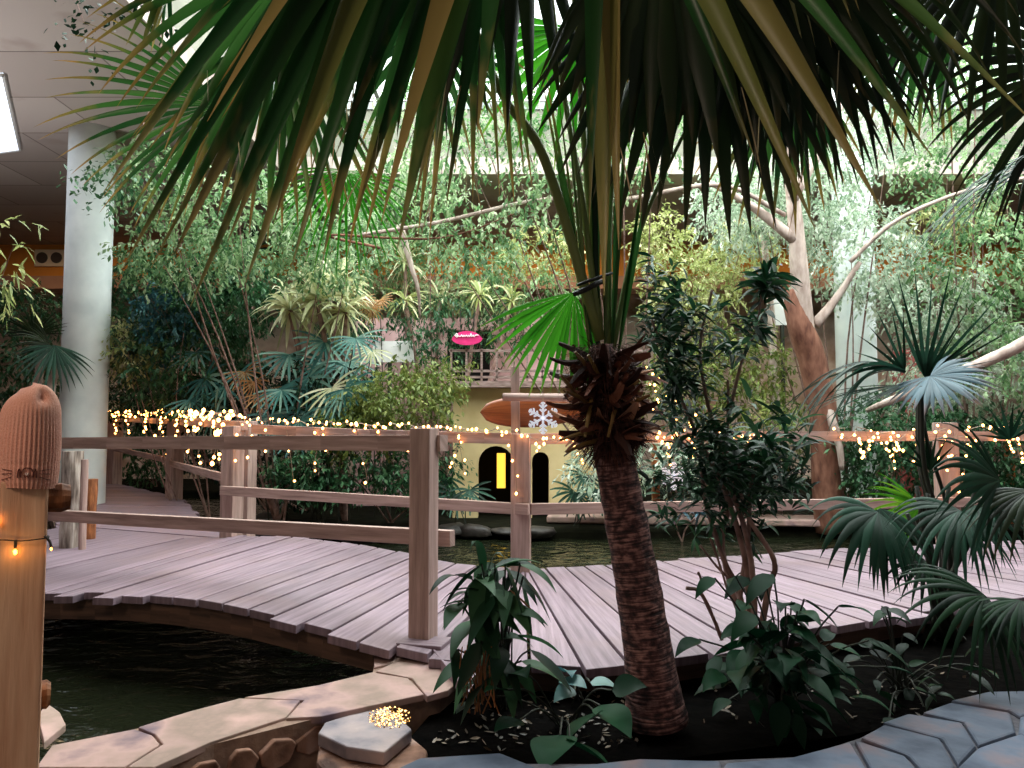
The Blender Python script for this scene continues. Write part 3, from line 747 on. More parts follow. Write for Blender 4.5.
# ------------------------------------------------------------------ PALM
def fan(parent, hub, tip, n=22, spread=150, droop=1.0, mat='palm_green', petiole=None, pr=.012, split=.45, wf=1.0, normal=None, rows=12, jit=.06, dexp=2.0, name='frond', edge=.75, pmat='petiole', fold=.45, thin=1.0, twist=None, aj=.012):
    hub = Vector(hub); tip = Vector(tip); ax = (tip-hub); R = ax.length; ax.normalize()
    nr = Vector(normal) if normal is not None else (Vector((0,0,H))-hub).normalized()
    b = nr.cross(ax)
    b.normalize(); nr = ax.cross(b).normalized()
    th = np.radians(np.linspace(-spread/2, spread/2, n)) + rng.normal(0, aj, n)
    A = np.array(ax); B = np.array(b); NR = np.array(nr)
    D = np.cos(th)[:, None]*A + np.sin(th)[:, None]*B + NR*rng.normal(0, .02, n)[:, None]
    S = -np.sin(th)[:, None]*A + np.cos(th)[:, None]*B
    L = R*(1-(1-edge)*np.abs(th/np.radians(spread/2))**1.5)*rng.uniform(1-jit, 1+jit, n)
    dth = np.radians(spread)/(n-1)
    W = 2*L*split*math.tan(dth/2)*1.04*wf
    sp_ = split
    def prof(sv, NN):
        w = np.where(sv < sp_, sv/sp_, np.clip((1-sv)/(1-sp_), 0, 1)**.85*thin*(1) + (1-thin)*np.clip(1-(sv-sp_)*8, 0, 1)*(sv < sp_+.12))
        return np.broadcast_to(w, (NN, len(sv)))
    mb = MB()
    tw = rng.normal(0, .35 if twist is None else twist, n)
    strips(mb, np.array(hub)[None, :].repeat(n, 0), D, L, W, droop=droop*rng.uniform(.75, 1.3, n), rows=rows, prof=prof, fold=fold, S=S, dexp=dexp, twist=tw)
    o = mb.build(name, M[mat], parent, smooth=True)
    if petiole is not None:
        mb = MB(); P = smooth_path(list(petiole)+[hub], 7); m = len(P)
        mb.tube(P, [pr*(1.6-.8*i/(m-1)) for i in range(m)], 8, vrand=random.random())
        mb.build('petiole', M[pmat], o, smooth=True)
    return o
pd = 3.17
base = ground(655, 712, .24)
palm = thing('fan_palm', 'big fan palm with dark ringed trunk and drooping fronds overhead', 'palm', (base.x, base.y, .2))
tp = [at(656,722,pd), at(652,680,pd), at(645,630,pd), at(635,570,pd), at(624,510,pd), at(614,455,pd), at(606,400,pd), at(602,345,pd)]
TP = smooth_path(tp, 5)
rad = np.interp(np.linspace(0, 1, len(TP)), [0,.1,.25,.5,.75,.9,1], [.132,.114,.1,.09,.082,.07,.045])
mb = MB(); mb.tube(TP, list(rad*(1+.02*np.sin(np.arange(len(TP))*2.1))), 28, bump=.025); mb.build('trunk', M['trunk'], palm, smooth=True)
# dead leaf bases (boots)
Cn = at(606, 400, pd)
P_, D_, L_, W_ = [], [], [], []
for i in range(170):
    z = random.uniform(-.2, .17); a = random.uniform(0, 2*PI); r = .075
    p = Cn + Vector((math.cos(a)*r - (z*.08), math.sin(a)*r, z)); P_.append(p)
    up = random.uniform(-.35, .6)
    D_.append((math.cos(a), math.sin(a), up)); L_.append(random.uniform(.08, .2)); W_.append(random.uniform(.05, .1))
mb = MB(); strips(mb, P_, D_, L_, W_, droop=rng.uniform(-1.1, .9, 170), twist=rng.normal(0,.8,170), rows=6, prof=lambda sv, n: np.broadcast_to(1-.75*sv, (n, len(sv))), fold=-.5, dexp=1)
mb.build('leaf_base', M['fibre'], palm)
mb = MB(); n = 2600; a = rng.uniform(0, 2*PI, n); z = rng.uniform(-.24, .24, n)
P_ = np.array(Cn)+np.stack([np.cos(a)*.07-z*.08, np.sin(a)*.07, z], 1); D_ = np.stack([np.cos(a), np.sin(a), rng.normal(-.2, .5, n)], 1)
strips(mb, P_, D_, rng.uniform(.04, .16, n), .0035, droop=rng.uniform(0, 2, n), rows=4, prof='strap', fold=0)
mb.build('fibre', M['hair'], palm)
# a lump of hanging fibre right of the crown
mb = MB(); n = 1500; c = np.array(at(632, 432, pd-.03)); P_ = c + rng.normal(0, .022, (n, 3)); strips(mb, P_, rng.normal(0, 1, (n, 3))+np.array([.2,-.2,-.3]), rng.uniform(.03,.085,n), .0035, droop=.8, rows=4, prof='strap', fold=0); mb.build('fibre', M['hair'], palm)
# short cut petiole stubs
for (x0,y0,x1,y1) in ((560,375,575,395),(566,392,590,405),(567,452,600,440),(560,440,596,432),(640,380,620,400),(588,355,600,380),(585,437,592,398),(608,437,618,400),(650,395,628,408),(575,352,590,372)):
    mb = MB(); mb.tube([at(x1,y1,pd-.06), at((x0+x1)/2,(y0+y1)/2-2,pd-.13), at(x0,y0,pd-.16)], [.012,.009,.006], 6, vrand=random.random()); mb.build('cut_petiole', M['petiole_b'], palm)
crown = at(603, 345, pd)
def pet(*pts): return [at(*p) for p in pts]
C0 = (600, 340, pd)
# drooping foreground fans (hubs above the frame)
PF = 'palm_front'
def blade_prof(sv, n): return np.broadcast_to(np.where(sv < .4, .25+.75*sv/.4, np.clip((1-sv)/.6, 0, 1)**.95+.02), (n, len(sv)))
HL = at(455,-230,2.1); HR = at(575,-250,2.05); HM = at(520,-230,2.1)
def hero(hub, pts, label=None, pet_=None, mats=PF, fold=.55):
    mb = MB(); n = len(pts); T = [at(p[0], p[1], p[2]) for p in pts]
    D = np.array([np.array(t-hub) for t in T]); L = np.linalg.norm(D, axis=1); DD = D/L[:,None]
    DD[:,2] += .16; W = np.array([p[3]*p[2]/F*.86 for p in pts])
    nr = np.array((Vector((0,0,H))-hub).normalized()); S = norm(np.cross(DD, nr)) + rng.normal(0,.15,(n,3))
    strips(mb, np.array([hub]*n), DD, L*1.02, W, droop=.34, rows=20, prof=blade_prof, fold=fold, S=norm(S), dexp=1.3, vr=np.array([p[4] for p in pts]), twist=rng.normal(0,.5,n))
    o = mb.build('frond', M[mats], palm, smooth=True)
    if pet_:
        mb = MB(); P = smooth_path(pet(*pet_)+[hub], 7); mb.tube(P, [.02-.007*k/(len(P)-1) for k in range(len(P))], 8, vrand=.4); mb.build('petiole', M['petiole'], o, smooth=True)
hero(HL, [(140,262,1.9,32,.1),(168,262,1.8,40,.3),(205,300,1.8,34,.2),(190,250,1.7,46,.1),(258,275,1.75,44,.35),(222,120,1.6,36,.95),(240,235,1.9,38,.15),(285,215,1.7,44,.8),(300,262,1.9,36,.3),(330,250,2.0,36,.1),(120,190,1.9,30,.2),(160,90,2.0,30,.3)], pet_=(C0,(572,260,3.05),(505,100,2.85),(490,-60,2.5)))
hero(HM, [(405,240,1.75,46,.55),(390,215,1.7,44,.95),(420,200,1.9,40,.2),(368,200,1.9,34,.0),(345,150,2.0,30,.0),(480,128,1.75,46,.3),(450,200,2.0,28,.1)], pet_=(C0,(582,200,3.1),(562,20,3.0)))
hero(at(600,-230,2.1), [(604,285,2.0,44,.85),(590,215,1.95,30,.3),(618,240,2.0,30,.95)], pet_=(C0,(598,100,3.1),(600,-120,2.6)), fold=.8)
hero(HR, [(801,222,1.75,42,.8),(866,208,1.7,50,.9),(915,155,1.8,38,.5),(1018,128,1.8,34,.6),(745,150,2.0,28,.2)], pet_=(C0,(630,100,3.0),(610,-100,2.6)), fold=.7)
fan(palm, at(475,-150,2.5), at(270,210,2.4), n=22, spread=90, droop=.7, mat='palm_green', rows=16, fold=.6, aj=.03)
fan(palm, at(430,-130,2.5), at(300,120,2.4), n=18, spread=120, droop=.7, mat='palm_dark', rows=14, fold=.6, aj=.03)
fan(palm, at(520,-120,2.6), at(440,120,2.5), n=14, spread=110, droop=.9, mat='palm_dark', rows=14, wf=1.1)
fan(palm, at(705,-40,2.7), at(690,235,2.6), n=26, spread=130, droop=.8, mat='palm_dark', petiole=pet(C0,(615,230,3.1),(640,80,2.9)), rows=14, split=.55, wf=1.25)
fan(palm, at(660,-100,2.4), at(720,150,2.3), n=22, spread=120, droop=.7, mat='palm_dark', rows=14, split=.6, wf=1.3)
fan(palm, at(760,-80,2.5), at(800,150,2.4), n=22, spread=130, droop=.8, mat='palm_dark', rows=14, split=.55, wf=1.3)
# left green fans, ribs pointing left
fan(palm, at(218,105,2.8), at(35,120,2.7), n=20, spread=120, droop=.55, mat='palm_green', petiole=pet(C0,(565,290,3.1),(480,235,3.0),(380,195,2.95)), pr=.017, rows=14, split=.42, wf=.8)
fan(palm, at(300,-40,2.6), at(120,120,2.5), n=20, spread=100, droop=.8, mat='palm_green', petiole=pet(C0,(560,250,3.1),(440,60,2.9)), rows=14, edge=.85)
fan(palm, at(280,40,2.7), at(250,235,2.6), n=20, spread=110, droop=.9, mat='palm_green', rows=14, edge=.85, petiole=pet((440,60,2.9)))
fan(palm, at(345,170,3.5), at(340,285,3.4), n=26, spread=180, droop=.9, mat='palm_bright', petiole=pet(C0,(560,270,3.3),(450,190,3.4)), rows=12, split=.3, wf=.7)
fan(palm, at(575,30,3.8), at(560,175,3.7), n=22, spread=200, droop=.8, mat='palm_bright', petiole=pet(C0,(600,250,3.5),(585,120,3.8)), rows=12, split=.35)
fan(palm, at(430,30,3.6), at(400,170,3.6), n=20, spread=190, droop=.8, mat='palm_green', petiole=pet(C0,(530,180,3.5)), rows=12, split=.35)
for pts, r_ in (((C0,(545,160,3.0),(500,90,2.9),(450,-40,2.8)),.016), ((C0,(582,200,3.1),(562,80,3.1),(545,-60,3.1)),.011), ((C0,(585,150,3.15),(570,-60,3.2)),.013), (((608,345,pd),(612,180,3.2),(640,20,3.2)),.011), (((612,350,pd),(640,230,3.2),(690,120,3.2)),.01)):
    mb = MB(); P = smooth_path(pet(*pts), 6); mb.tube(P, [r_*(1.5-.7*k/(len(P)-1)) for k in range(len(P))], 8, vrand=random.random()); mb.build('petiole', M['petiole'], palm, smooth=True)
mb = MB(); n = 46; P_ = [tuple(at(random.uniform(170,480) if k % 3 else random.uniform(620,900), random.uniform(40,190), random.uniform(1.8,2.6))) for k in range(n)]
strips(mb, P_, rng.normal(0,.22,(n,3))+np.array([-.05,0,-1]), rng.uniform(.1,.3,n), .0045, droop=.4, rows=7, prof='strap', fold=0); props(mb.build('leaf_thread', M['dead_thread'], palm), kind='stuff')
# small bright fan hanging below the crown
fan(palm, at(574,292,3.25), at(528,392,3.15), n=18, spread=98, droop=.35, mat='palm_bright', petiole=pet((600,400,pd),(590,340,3.2)), rows=10, split=.55, edge=.9, pr=.008)
# right hand fans
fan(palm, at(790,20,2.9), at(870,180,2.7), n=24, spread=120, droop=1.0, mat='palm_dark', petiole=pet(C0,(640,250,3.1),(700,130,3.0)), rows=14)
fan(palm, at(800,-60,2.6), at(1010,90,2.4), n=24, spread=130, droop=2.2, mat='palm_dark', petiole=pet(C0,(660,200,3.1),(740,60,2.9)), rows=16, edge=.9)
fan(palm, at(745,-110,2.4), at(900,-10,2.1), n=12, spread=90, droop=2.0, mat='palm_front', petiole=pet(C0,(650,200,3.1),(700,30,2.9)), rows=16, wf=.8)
# thin petiole leaving right from the crown
fan(palm, at(770,235,2.2) if False else at(790,60,3.3), at(760,230,3.2), n=16, spread=90, droop=.6, mat='palm_green', petiole=pet((612,380,pd),(640,310,3.15),(700,240,3.2),(765,150,3.3)), pr=.014, rows=10)
# young spear leaves standing in the crown
for (x0, x1, y1, w, m) in ((598,590,-60,.03,'palm_green'),(612,628,60,.026,'palm_green'),(590,560,80,.02,'petiole'),(606,610,-20,.03,'palm_front'),(594,545,70,.02,'palm_green'),(618,652,140,.02,'palm_green')):
    mb = MB(); a = at(x0, 355, pd); b = at(x1, y1, 3.0); strips(mb, [a]*3, np.array(b-a)+rng.normal(0,.02,(3,3)), (b-a).length, w, droop=0, rows=12, prof='strap', fold=.8); mb.build('spear_leaf', M[m], palm, smooth=True)

mb = MB(); mb.tube(smooth_path([at(574,294,3.05), at(584,290,3.02), at(594,285,3.02), at(604,281,3.06)], 4), .011, 8, bump=.2); mb.tube(smooth_path([at(578,285,3.05), at(594,279,3.0), at(612,273,3.05)], 4), .007, 8, bump=.2); mb.build('binding_rope', M['wire'], palm)
# dry dangling leaf at the top left
dl = thing('dead_palm_leaf', 'yellow withered palm leaf hanging at the upper left', 'leaf', at(165,-20,2.5))
mb = MB(); a = at(170,-40,2.5); strips(mb, np.array([a]*7)+rng.normal(0,.008,(7,3)), np.array((-.15,0,-1.))+rng.normal(0,.12,(7,3)), rng.uniform(.3,.38,7), .035, rows=8, fold=.6, prof='strap'); mb.build('leaf_blade', M['palm_front'], dl, smooth=True)

# palm entering from the upper right
rp = thing('fan_palm', 'dark fan palm fronds reaching in from the upper right edge', 'palm', (4.1, 4.2, .2))
mb = MB(); mb.tube(smooth_path([(4.1,4.2,.2),(4.05,4.2,1.5),(3.95,4.15,3.0),(3.85,4.1,4.0)], 6), .1, 16, bump=.04); mb.build('trunk', M['trunk'], rp, smooth=True)
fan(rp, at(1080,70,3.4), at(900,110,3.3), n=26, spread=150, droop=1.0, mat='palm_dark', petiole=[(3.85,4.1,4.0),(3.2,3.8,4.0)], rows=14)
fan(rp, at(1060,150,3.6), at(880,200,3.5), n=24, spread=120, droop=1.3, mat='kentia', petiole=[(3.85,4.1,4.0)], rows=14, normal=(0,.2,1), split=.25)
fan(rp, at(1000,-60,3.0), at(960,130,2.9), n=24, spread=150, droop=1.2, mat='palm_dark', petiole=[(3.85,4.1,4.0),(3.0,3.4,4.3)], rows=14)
fan(rp, at(930,10,3.5), at(830,110,3.4), n=20, spread=140, droop=1.4, mat='palm_green', petiole=[(3.85,4.1,4.0),(3.2,3.8,4.2)], rows=14)

# ------------------------------------------------------------------ foliage clouds
def cloud(mb, c, r, ntw, lpt=10, leaf=.06, w=.45, twig=.25, droopy=.4, rows=3, shell=.5, prof='leaf'):
    c = np.array(c); r = np.array(r)
    v = norm(rng.normal(0, 1, (ntw, 3))); k = rng.uniform(shell**3, 1, ntw)**(1/3)
    P0 = c + v*k[:, None]*r
    T = norm(v*np.array([1,1,.6])+rng.normal(0, .8, (ntw, 3))+np.array([0,0,-droopy]))
    s = np.tile(np.linspace(0, 1, lpt), ntw); P0 = P0.repeat(lpt, 0); T = T.repeat(lpt, 0)
    P = P0 + T*(s*twig)[:, None] + np.array([0,0,-1.])*(s**2*twig*droopy*.6)[:, None]
    n = len(P); D = norm(T*.5 + rng.normal(0, .75, (n, 3)) + np.array([0,0,-droopy*.8]))
    L = leaf*rng.uniform(.6, 1.25, n)
    vr = np.clip(rng.random(ntw).repeat(lpt)*.6 + rng.random(n)*.4, 0, 1)
    strips(mb, P, D, L, L*w, droop=.5, rows=rows, prof=(lambda sv, q: np.broadcast_to(np.array([.15, 1, .12]) if len(sv) == 3 else np.array([.1,.8,.9,.1]), (q, len(sv)))) if rows in (3, 4) else prof, fold=0, vr=vr)
def blob(px, py, d, rx, ry, rd=None):
    return at(px, py, d), (rx*d/F, rd if rd else rx*d/F*.8, ry*d/F)
DENS = 9.5
def bush(name, label, cat, mat, blobs, base, dens=1.0, leaf=.06, w=.45, twig=.25, droopy=.4, rows=3, stems=2, bark='twigbark', sr=.009, lpt=10, shell=.4, group=None, stem_mat=None):
    base = Vector(base); t = thing(name, label, cat, base, group)
    mb = MB(); st = MB()
    for bl in blobs:
        c, r = blob(*bl[:5], rd=bl[5] if len(bl) > 5 else None)
        area = PI*r[0]*r[2]; ntw = int(dens*area/(leaf*leaf*w)*DENS/ lpt)+4
        cloud(mb, c, r, ntw, lpt, leaf, w, twig, droopy, rows, shell)
        for k in range(stems):
            e = c + Vector((random.gauss(0,.4)*r[0], random.gauss(0,.4)*r[1], random.gauss(.1,.45)*r[2]))
            mid = base.lerp(e, .5) + Vector((random.gauss(0,.12), random.gauss(0,.12), random.uniform(0,.1)))
            st.tube(smooth_path([base+Vector((random.gauss(0,.03),random.gauss(0,.03),0)), mid, e], 5), [sr*(1.4-.1*i) for i in range(11)], 5, cap=False)
    mb.build('foliage', M[mat], t); st.build('stems', M[bark], t)
    return t

# left side masses
bush('leafy_shrub', 'large dark green shrub right of the tall pale column', 'shrub', 'mid', [(150,300,11.5,52,50),(225,290,11,60,45),(190,360,11.3,70,45)], (-4.2, 11.6, .1), 1.0, .10, .42)
bush('leafy_shrub', 'blue green shrub spot under the hanging frond tips', 'shrub', 'bluegreen', [(170,312,10.8,26,28),(150,345,11.2,20,20)], (-4.4, 11.0, .1), 1.0, .09, .45)
bush('leafy_shrub', 'yellowish leaved shrub low beside the tall pale column', 'shrub', 'yellow', [(132,345,10.9,22,30)], (-4.9, 11.2, .1), .7, .08, .45, stems=3)
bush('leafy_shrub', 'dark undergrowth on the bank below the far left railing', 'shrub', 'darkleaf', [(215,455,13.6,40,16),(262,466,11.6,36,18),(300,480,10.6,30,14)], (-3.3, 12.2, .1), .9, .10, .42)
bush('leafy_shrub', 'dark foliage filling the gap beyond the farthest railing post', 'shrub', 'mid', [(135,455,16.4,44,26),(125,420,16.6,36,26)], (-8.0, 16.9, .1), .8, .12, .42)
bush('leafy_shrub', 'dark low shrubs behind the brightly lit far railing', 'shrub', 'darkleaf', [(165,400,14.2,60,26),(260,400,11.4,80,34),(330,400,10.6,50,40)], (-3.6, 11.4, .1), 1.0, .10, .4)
bush('leafy_tree', 'tree with small green leaves behind the left hanging fronds', 'tree', 'ficus', [(180,250,9.5,60,34),(250,215,9,70,50),(150,175,9.2,40,36),(330,240,9.5,60,45)], (-3.2, 10.4, .1), .55, .075, .5, sr=.014, stems=2, droopy=.5)
bush('leafy_shrub', 'bushy green plants growing left of the tall column', 'shrub', 'mid', [(20,310,13,40,26),(30,375,12,40,40)], (-8.2, 12.5, .2), .8, .11, .4)
bush('leafy_plant', 'pale bamboo like sprig reaching in at the left edge', 'plant', 'yellow', [(4,250,5.2,22,34)], (-5.2, 5.9, .2), .22, .12, .2, lpt=7, stems=3, sr=.004)
bush('leafy_vine', 'thin twig of small round leaves against the ceiling at left', 'vine', 'darkleaf', [(95,22,5,36,16),(150,10,5,20,14)], (-3.6, 5.6, 5.7), .14, .05, .7, lpt=5, stems=1, sr=.004)
bush('leafy_vine', 'small leaved vine hanging over the column top at left', 'vine', 'mid', [(112,182,7,26,22)], (-3.7, 7.6, 5.8), .3, .06, .6, lpt=6, stems=1, sr=.004)
# centre
bush('leafy_tree', 'small leaved tree behind the central fronds', 'tree', 'ficus', [(430,130,8.5,60,60),(500,90,8.2,60,60),(560,170,8.5,60,60),(470,230,9,60,40),(640,110,8.8,60,70)], (1.75, 11.0, .1), .3, .08, .5, sr=.014, stems=2, droopy=.6)
bush('leafy_tree', 'green tree behind the hut and above the pink sign', 'tree', 'ficus', [(370,260,13,60,38),(450,270,13,70,34),(400,195,12.2,60,40),(520,290,12.5,60,32)], (-1.4, 13.6, .1), .45, .09, .45, sr=.014, stems=2)
bush('leafy_shrub', 'yellow green rounded hedge left of the hut', 'shrub', 'hedge', [(400,398,9.9,54,30),(360,425,9.9,40,22),(440,378,10.2,30,16)], (-1.3, 10.5, .1), 1.0, .08, .45)
bush('leafy_shrub', 'dark shrub under the middle railing left of the hut', 'shrub', 'mid', [(330,468,10,60,22),(420,470,10.1,44,26)], (-1.7, 10.7, .1), .9, .09, .4)
bush('leafy_shrub', 'pale green shrub below the snowflake beside the hut door', 'shrub', 'ficus_grey', [(600,470,10.1,34,24),(660,455,10.4,40,20)], (1.5, 10.6, .1), .6, .1, .35)
bush('leafy_shrub', 'green shrub around the pink oval sign', 'shrub', 'mid', [(425,345,12,50,18),(430,312,12,50,14),(500,325,12.3,30,24),(345,320,11.8,30,30)], (-1.2, 12.4, .1), .55, .11, .3)
# right
bush('leafy_shrub', 'yellow leaved shrub glowing under the right wall vent', 'shrub', 'yellow', [(690,290,12,50,36),(740,250,12.3,40,30),(660,240,12.3,30,30),(540,250,12.4,40,22)], (2.8, 12.6, .1), .7, .09, .45)
bush('leafy_tree', 'grey green small leaved tree around the right column', 'tree', 'ficus_grey', [(860,250,10.2,60,50),(930,300,10,60,40),(800,200,10.4,60,50),(925,395,10.6,44,44),(980,360,10,50,50),(740,200,10.6,50,50),(860,140,10,50,40)], (4.7, 10.8, .1), .62, .075, .48, sr=.014, stems=2)
bush('leafy_tree', 'bright green tree at the far right above the branch', 'tree', 'ficus', [(980,260,9.4,60,50),(1010,350,9.2,50,40),(960,170,9.8,60,40),(950,80,9.4,60,50)], (6.2, 10.2, .1), .5, .08, .5, sr=.014, stems=2)
bush('leafy_shrub', 'mixed brown green shrub left of the leaning trunk', 'shrub', 'hedge', [(740,360,11,50,40),(760,420,10.6,50,34),(680,380,11,40,40)], (3.2, 11.2, .1), .6, .09, .42)
bush('leafy_shrub', 'dark shrub under the right railing near the column', 'shrub', 'mid', [(890,425,9.9,60,30),(980,440,9.8,60,34),(900,470,10,60,26),(990,480,9.7,50,24)], (5.4, 10.4, .1), .9, .09, .45)
bush('leafy_shrub', 'yellow green spiky shrub high at the far right', 'shrub', 'yellow', [(925,225,13,40,20),(970,215,12.8,30,16)], (7.2, 13.2, .1), .5, .12, .22, lpt=8)
bush('leafy_shrub', 'dark shrub behind the trunk bases under the railing', 'shrub', 'darkleaf', [(700,470,10.4,44,26),(770,470,10.5,30,26)], (3, 10.8, .1), .8, .09, .4)

# climbing bougainvillea-like branches over the water: pale bare branches
def branch(name, label, pts, r0, r1, mat, twigs=0):
    P = smooth_path([at(*p) for p in pts], 6); t = thing(name, label, 'branch', P[0])
    mb = MB(); m = len(P); mb.tube(P, [r0+(r1-r0)*i/(m-1) for i in range(m)], 10, bump=.05)
    mb.build('branch', M[mat], t, smooth=True); return t
branch('bare_branch', 'pale bare branch crossing behind the right blue fan', [(1060,325,7.8),(1000,355,8),(930,385,8.2),(885,403,8.6),(868,410,9.2)], .075, .03, 'palebark')
branch('bare_branch', 'long thin pale branch rising to the upper right', [(850,262,9.6),(890,225,9.3),(940,200,9),(1000,182,8.6),(1060,175,8.4)], .03, .02, 'palebark')
branch('bare_branch', 'thin horizontal pale branch behind the crown petioles', [(360,235,8.6),(440,222,8.6),(540,200,8.7),(620,200,8.9),(720,185,9.2),(785,215,9.6)], .022, .03, 'palebark')
branch('bare_branch', 'pale vine trunk hanging down above the pink sign', [(400,225,9.4),(410,262,9.4),(418,290,9.4),(420,318,9.5)], .05, .012, 'palebark')
branch('bare_branch', 'thin dark branch arching behind the left hanging fronds', [(380,248,8.9),(330,235,8.7),(440,238,8.7),(520,212,8.8)], .018, .01, 'treebark')

# leaning tree
tt = thing('leaning_tree', 'thick leaning tree trunk red brown below and pale above', 'tree', (at(828,426,9.6).x, 9.6, .1))
P = smooth_path([at(830,530,10.2), at(826,480,10.1), at(824,420,10), at(812,360,9.9), at(800,325,9.8), at(793,290,9.8)], 6)
mb = MB(); mb.tube(P, [r_*.8 for r_ in [.26,.245,.24,.235,.23,.23,.23,.23,.23,.225,.225,.22,.22,.22,.22,.22,.22,.22,.22,.22,.22,.215,.21,.2,.2,.19,.19,.18,.18,.17,.16][:len(P)]], 18, bump=.02); mb.build('trunk', M['treebark'], tt, smooth=True)
P = smooth_path([at(806,345,9.85), at(800,280,9.7), at(796,230,9.6), at(790,170,9.5), at(782,100,9.3), at(770,30,9.1)], 6)
mb = MB(); mb.tube(P, [.135-.003*i for i in range(len(P))], 16, bump=.03); mb.build('upper_trunk', M['palebark'], tt, smooth=True)
for pts in ([(795,240,9.6),(750,205,9.6),(705,180,9.6)], [(792,200,9.5),(830,130,9.6),(860,60,9.8)], [(815,325,9.85),(835,300,9.8),(860,262,9.6)], [(824,400,9.9),(838,440,9.8),(842,470,9.8)], [(788,130,9.4),(740,80,9.4),(700,20,9.4)]):
    P = smooth_path([at(*p) for p in pts], 5); mb = MB(); mb.tube(P, [.075-.045*i/(len(P)-1) for i in range(len(P))], 10, bump=.04); mb.build('bough', M['palebark'], tt, smooth=True)
branch('bare_branch', 'slim pale trunk standing left of the leaning tree', [(778,520,11.2),(775,400,11.2),(770,300,11.3),(760,200,11.4),(755,90,11.5)], .07, .04, 'palebark')

# ------------------------------------------------------------------ small fan plants (lady palms)
def rhapis(label, stems, mat, R=.32, n=9, base=None, prof='finger', w=.045, spread=220, droop=.5, cat='plant', name='lady_palm'):
    b = Vector(base); t = thing(name, label, cat, b)
    st = MB(); 
    for (px, py, d, sc) in stems:
        c = at(px, py, d); out = Vector((random.uniform(-.4,.4), -.8, random.uniform(-.2,.5))).normalized()
        down = Vector((random.uniform(-.5,.5), random.uniform(-.5,-.1), -.6)).normalized()
        bb = down.cross(out).normalized(); th = np.radians(np.linspace(-spread/2, spread/2, n))
        A = np.array(down); B = np.array(bb)
        D = np.cos(th)[:,None]*A + np.sin(th)[:,None]*B + np.array(out)*.25
        mb = MB(); strips(mb, np.array([c]*n), D, R*sc*rng.uniform(.85,1.1,n), w*sc, droop=droop, rows=6, prof=prof, fold=.3, S=-np.sin(th)[:,None]*A+np.cos(th)[:,None]*B, dexp=1.5)
        mb.build('frond', M[mat], t, smooth=True)
        st.tube(smooth_path([b+Vector((random.gauss(0,.06),random.gauss(0,.06),0)), b.lerp(c,.55)+Vector((0,.05,.12)), c], 5), .008, 5, cap=False)
    st.build('stems', M['darkstem'], t); return t
rp_ = [(x+random.uniform(-8,8), y+random.uniform(-6,6), 10.2+random.uniform(-.4,.3), random.uniform(.85,1.25)) for x, y in ((280,385),(300,375),(322,365),(345,360),(300,405),(325,400),(350,395),(270,410),(295,420),(335,420),(360,378),(318,345),(285,355),(348,335),(310,432),(270,428))]
rhapis('large clump of blue green lady palm fans above the light string', rp_, 'rhapis', .42, 14, base=(-2.7,10.6,.12), w=.034)
rhapis('small lady palm with drooping fans left of the larger clump', [(205,378,10.6,1.1),(225,388,10.6,1.),(215,410,10.5,1.1),(196,352,10.8,1),(240,372,10.7,.9),(190,400,10.6,.9)], 'rhapis', .42, 12, base=(-3.9,10.9,.12), w=.036)
rhapis('rust coloured fan plant between the blue green palms', [(255,382,10.3,1),(245,372,10.4,.9),(260,395,10.3,.9)], 'rust', .36, 12, base=(-3.4,10.5,.12), w=.022)
rhapis('creamy white fan leaf in front of the lady palm clump', [(332,388,9.9,1.05),(372,350,10.1,.8)], 'cream', .42, 13, base=(-2.3,10.3,.12), w=.03)
rhapis('dark spiky plant right of the hut door', [(575,492,10.1,1.1),(600,490,10,1.1),(585,475,10.2,1),(620,488,10.2,1)], 'kentia', .36, 13, base=(.9,10.3,.12), w=.035)
rhapis('dark spiky plant below the rail left of the hut door', [(448,478,10.2,1),(470,490,10.1,1),(455,495,10,1)], 'kentia', .34, 11, base=(-.7,10.3,.12), w=.035)
rhapis('rust coloured bromeliad hanging left of the white board', [(372,308,10.8,.9),(362,300,10.9,.8),(380,300,10.9,.8)], 'rust', .3, 14, base=(-1.9,11.3,.12), w=.02)

# rosette plants
def rosette(label, heads, mat, L, W, n, base, name='strap_leaf_plant', droop=1.2, cat='plant', smat='twigbark', sr=.03):
    b = Vector(base); t = thing(name, label, cat, b); st = MB()
    for (px, py, d, sc) in heads:
        c = at(px, py, d); v = norm(rng.normal(0,1,(n,3))+np.array([0,0,.7]))
        mb = MB(); strips(mb, np.array([c]*n), v, L*sc*rng.uniform(.7,1.1,n), W*sc, droop=droop, rows=7, prof='strap', fold=.35, dexp=1.6); mb.build('leaf_rosette', M[mat], t, smooth=True)
        st.tube(smooth_path([b, b.lerp(c,.5)+Vector((random.uniform(-.1,.1),0,.0)), c], 5), sr, 7)
    st.build('stem', M[smat], t); return t
rosette('cream variegated strap leaved plant above the blue green palms', [(318,300,10.4,1.),(345,312,10.5,.9),(290,310,10.6,.9),(335,285,10.7,1)], 'cream', .75, .065, 52, (-2.4,10.9,.12), sr=.04)
rosette('cream strap leaved rosette high behind the centre fronds', [(405,262,12.4,1.0),(440,300,12.6,.9)], 'cream', .6, .045, 36, (-1.6,12.8,.12))
rosette('green strap leaved rosette beside the pink sign', [(405,300,11.6,.9),(480,295,11.8,.9),(512,302,11.8,.8)], 'yellow', .55, .045, 34, (-.9,12.0,.12))
rosette('dark strap leaved crown left behind the far railing', [(235,300,12,1.1),(205,330,11.9,1),(255,250,12,1)], 'darkleaf', .6, .06, 34, (-4.2,12.2,.12))
rosette('silvery blue ground plant by the far ledge', [(682,512,9.7,1),(700,514,9.7,.9)], 'bluefan', .28, .04, 22, (2.2,9.8,0), sr=.01)

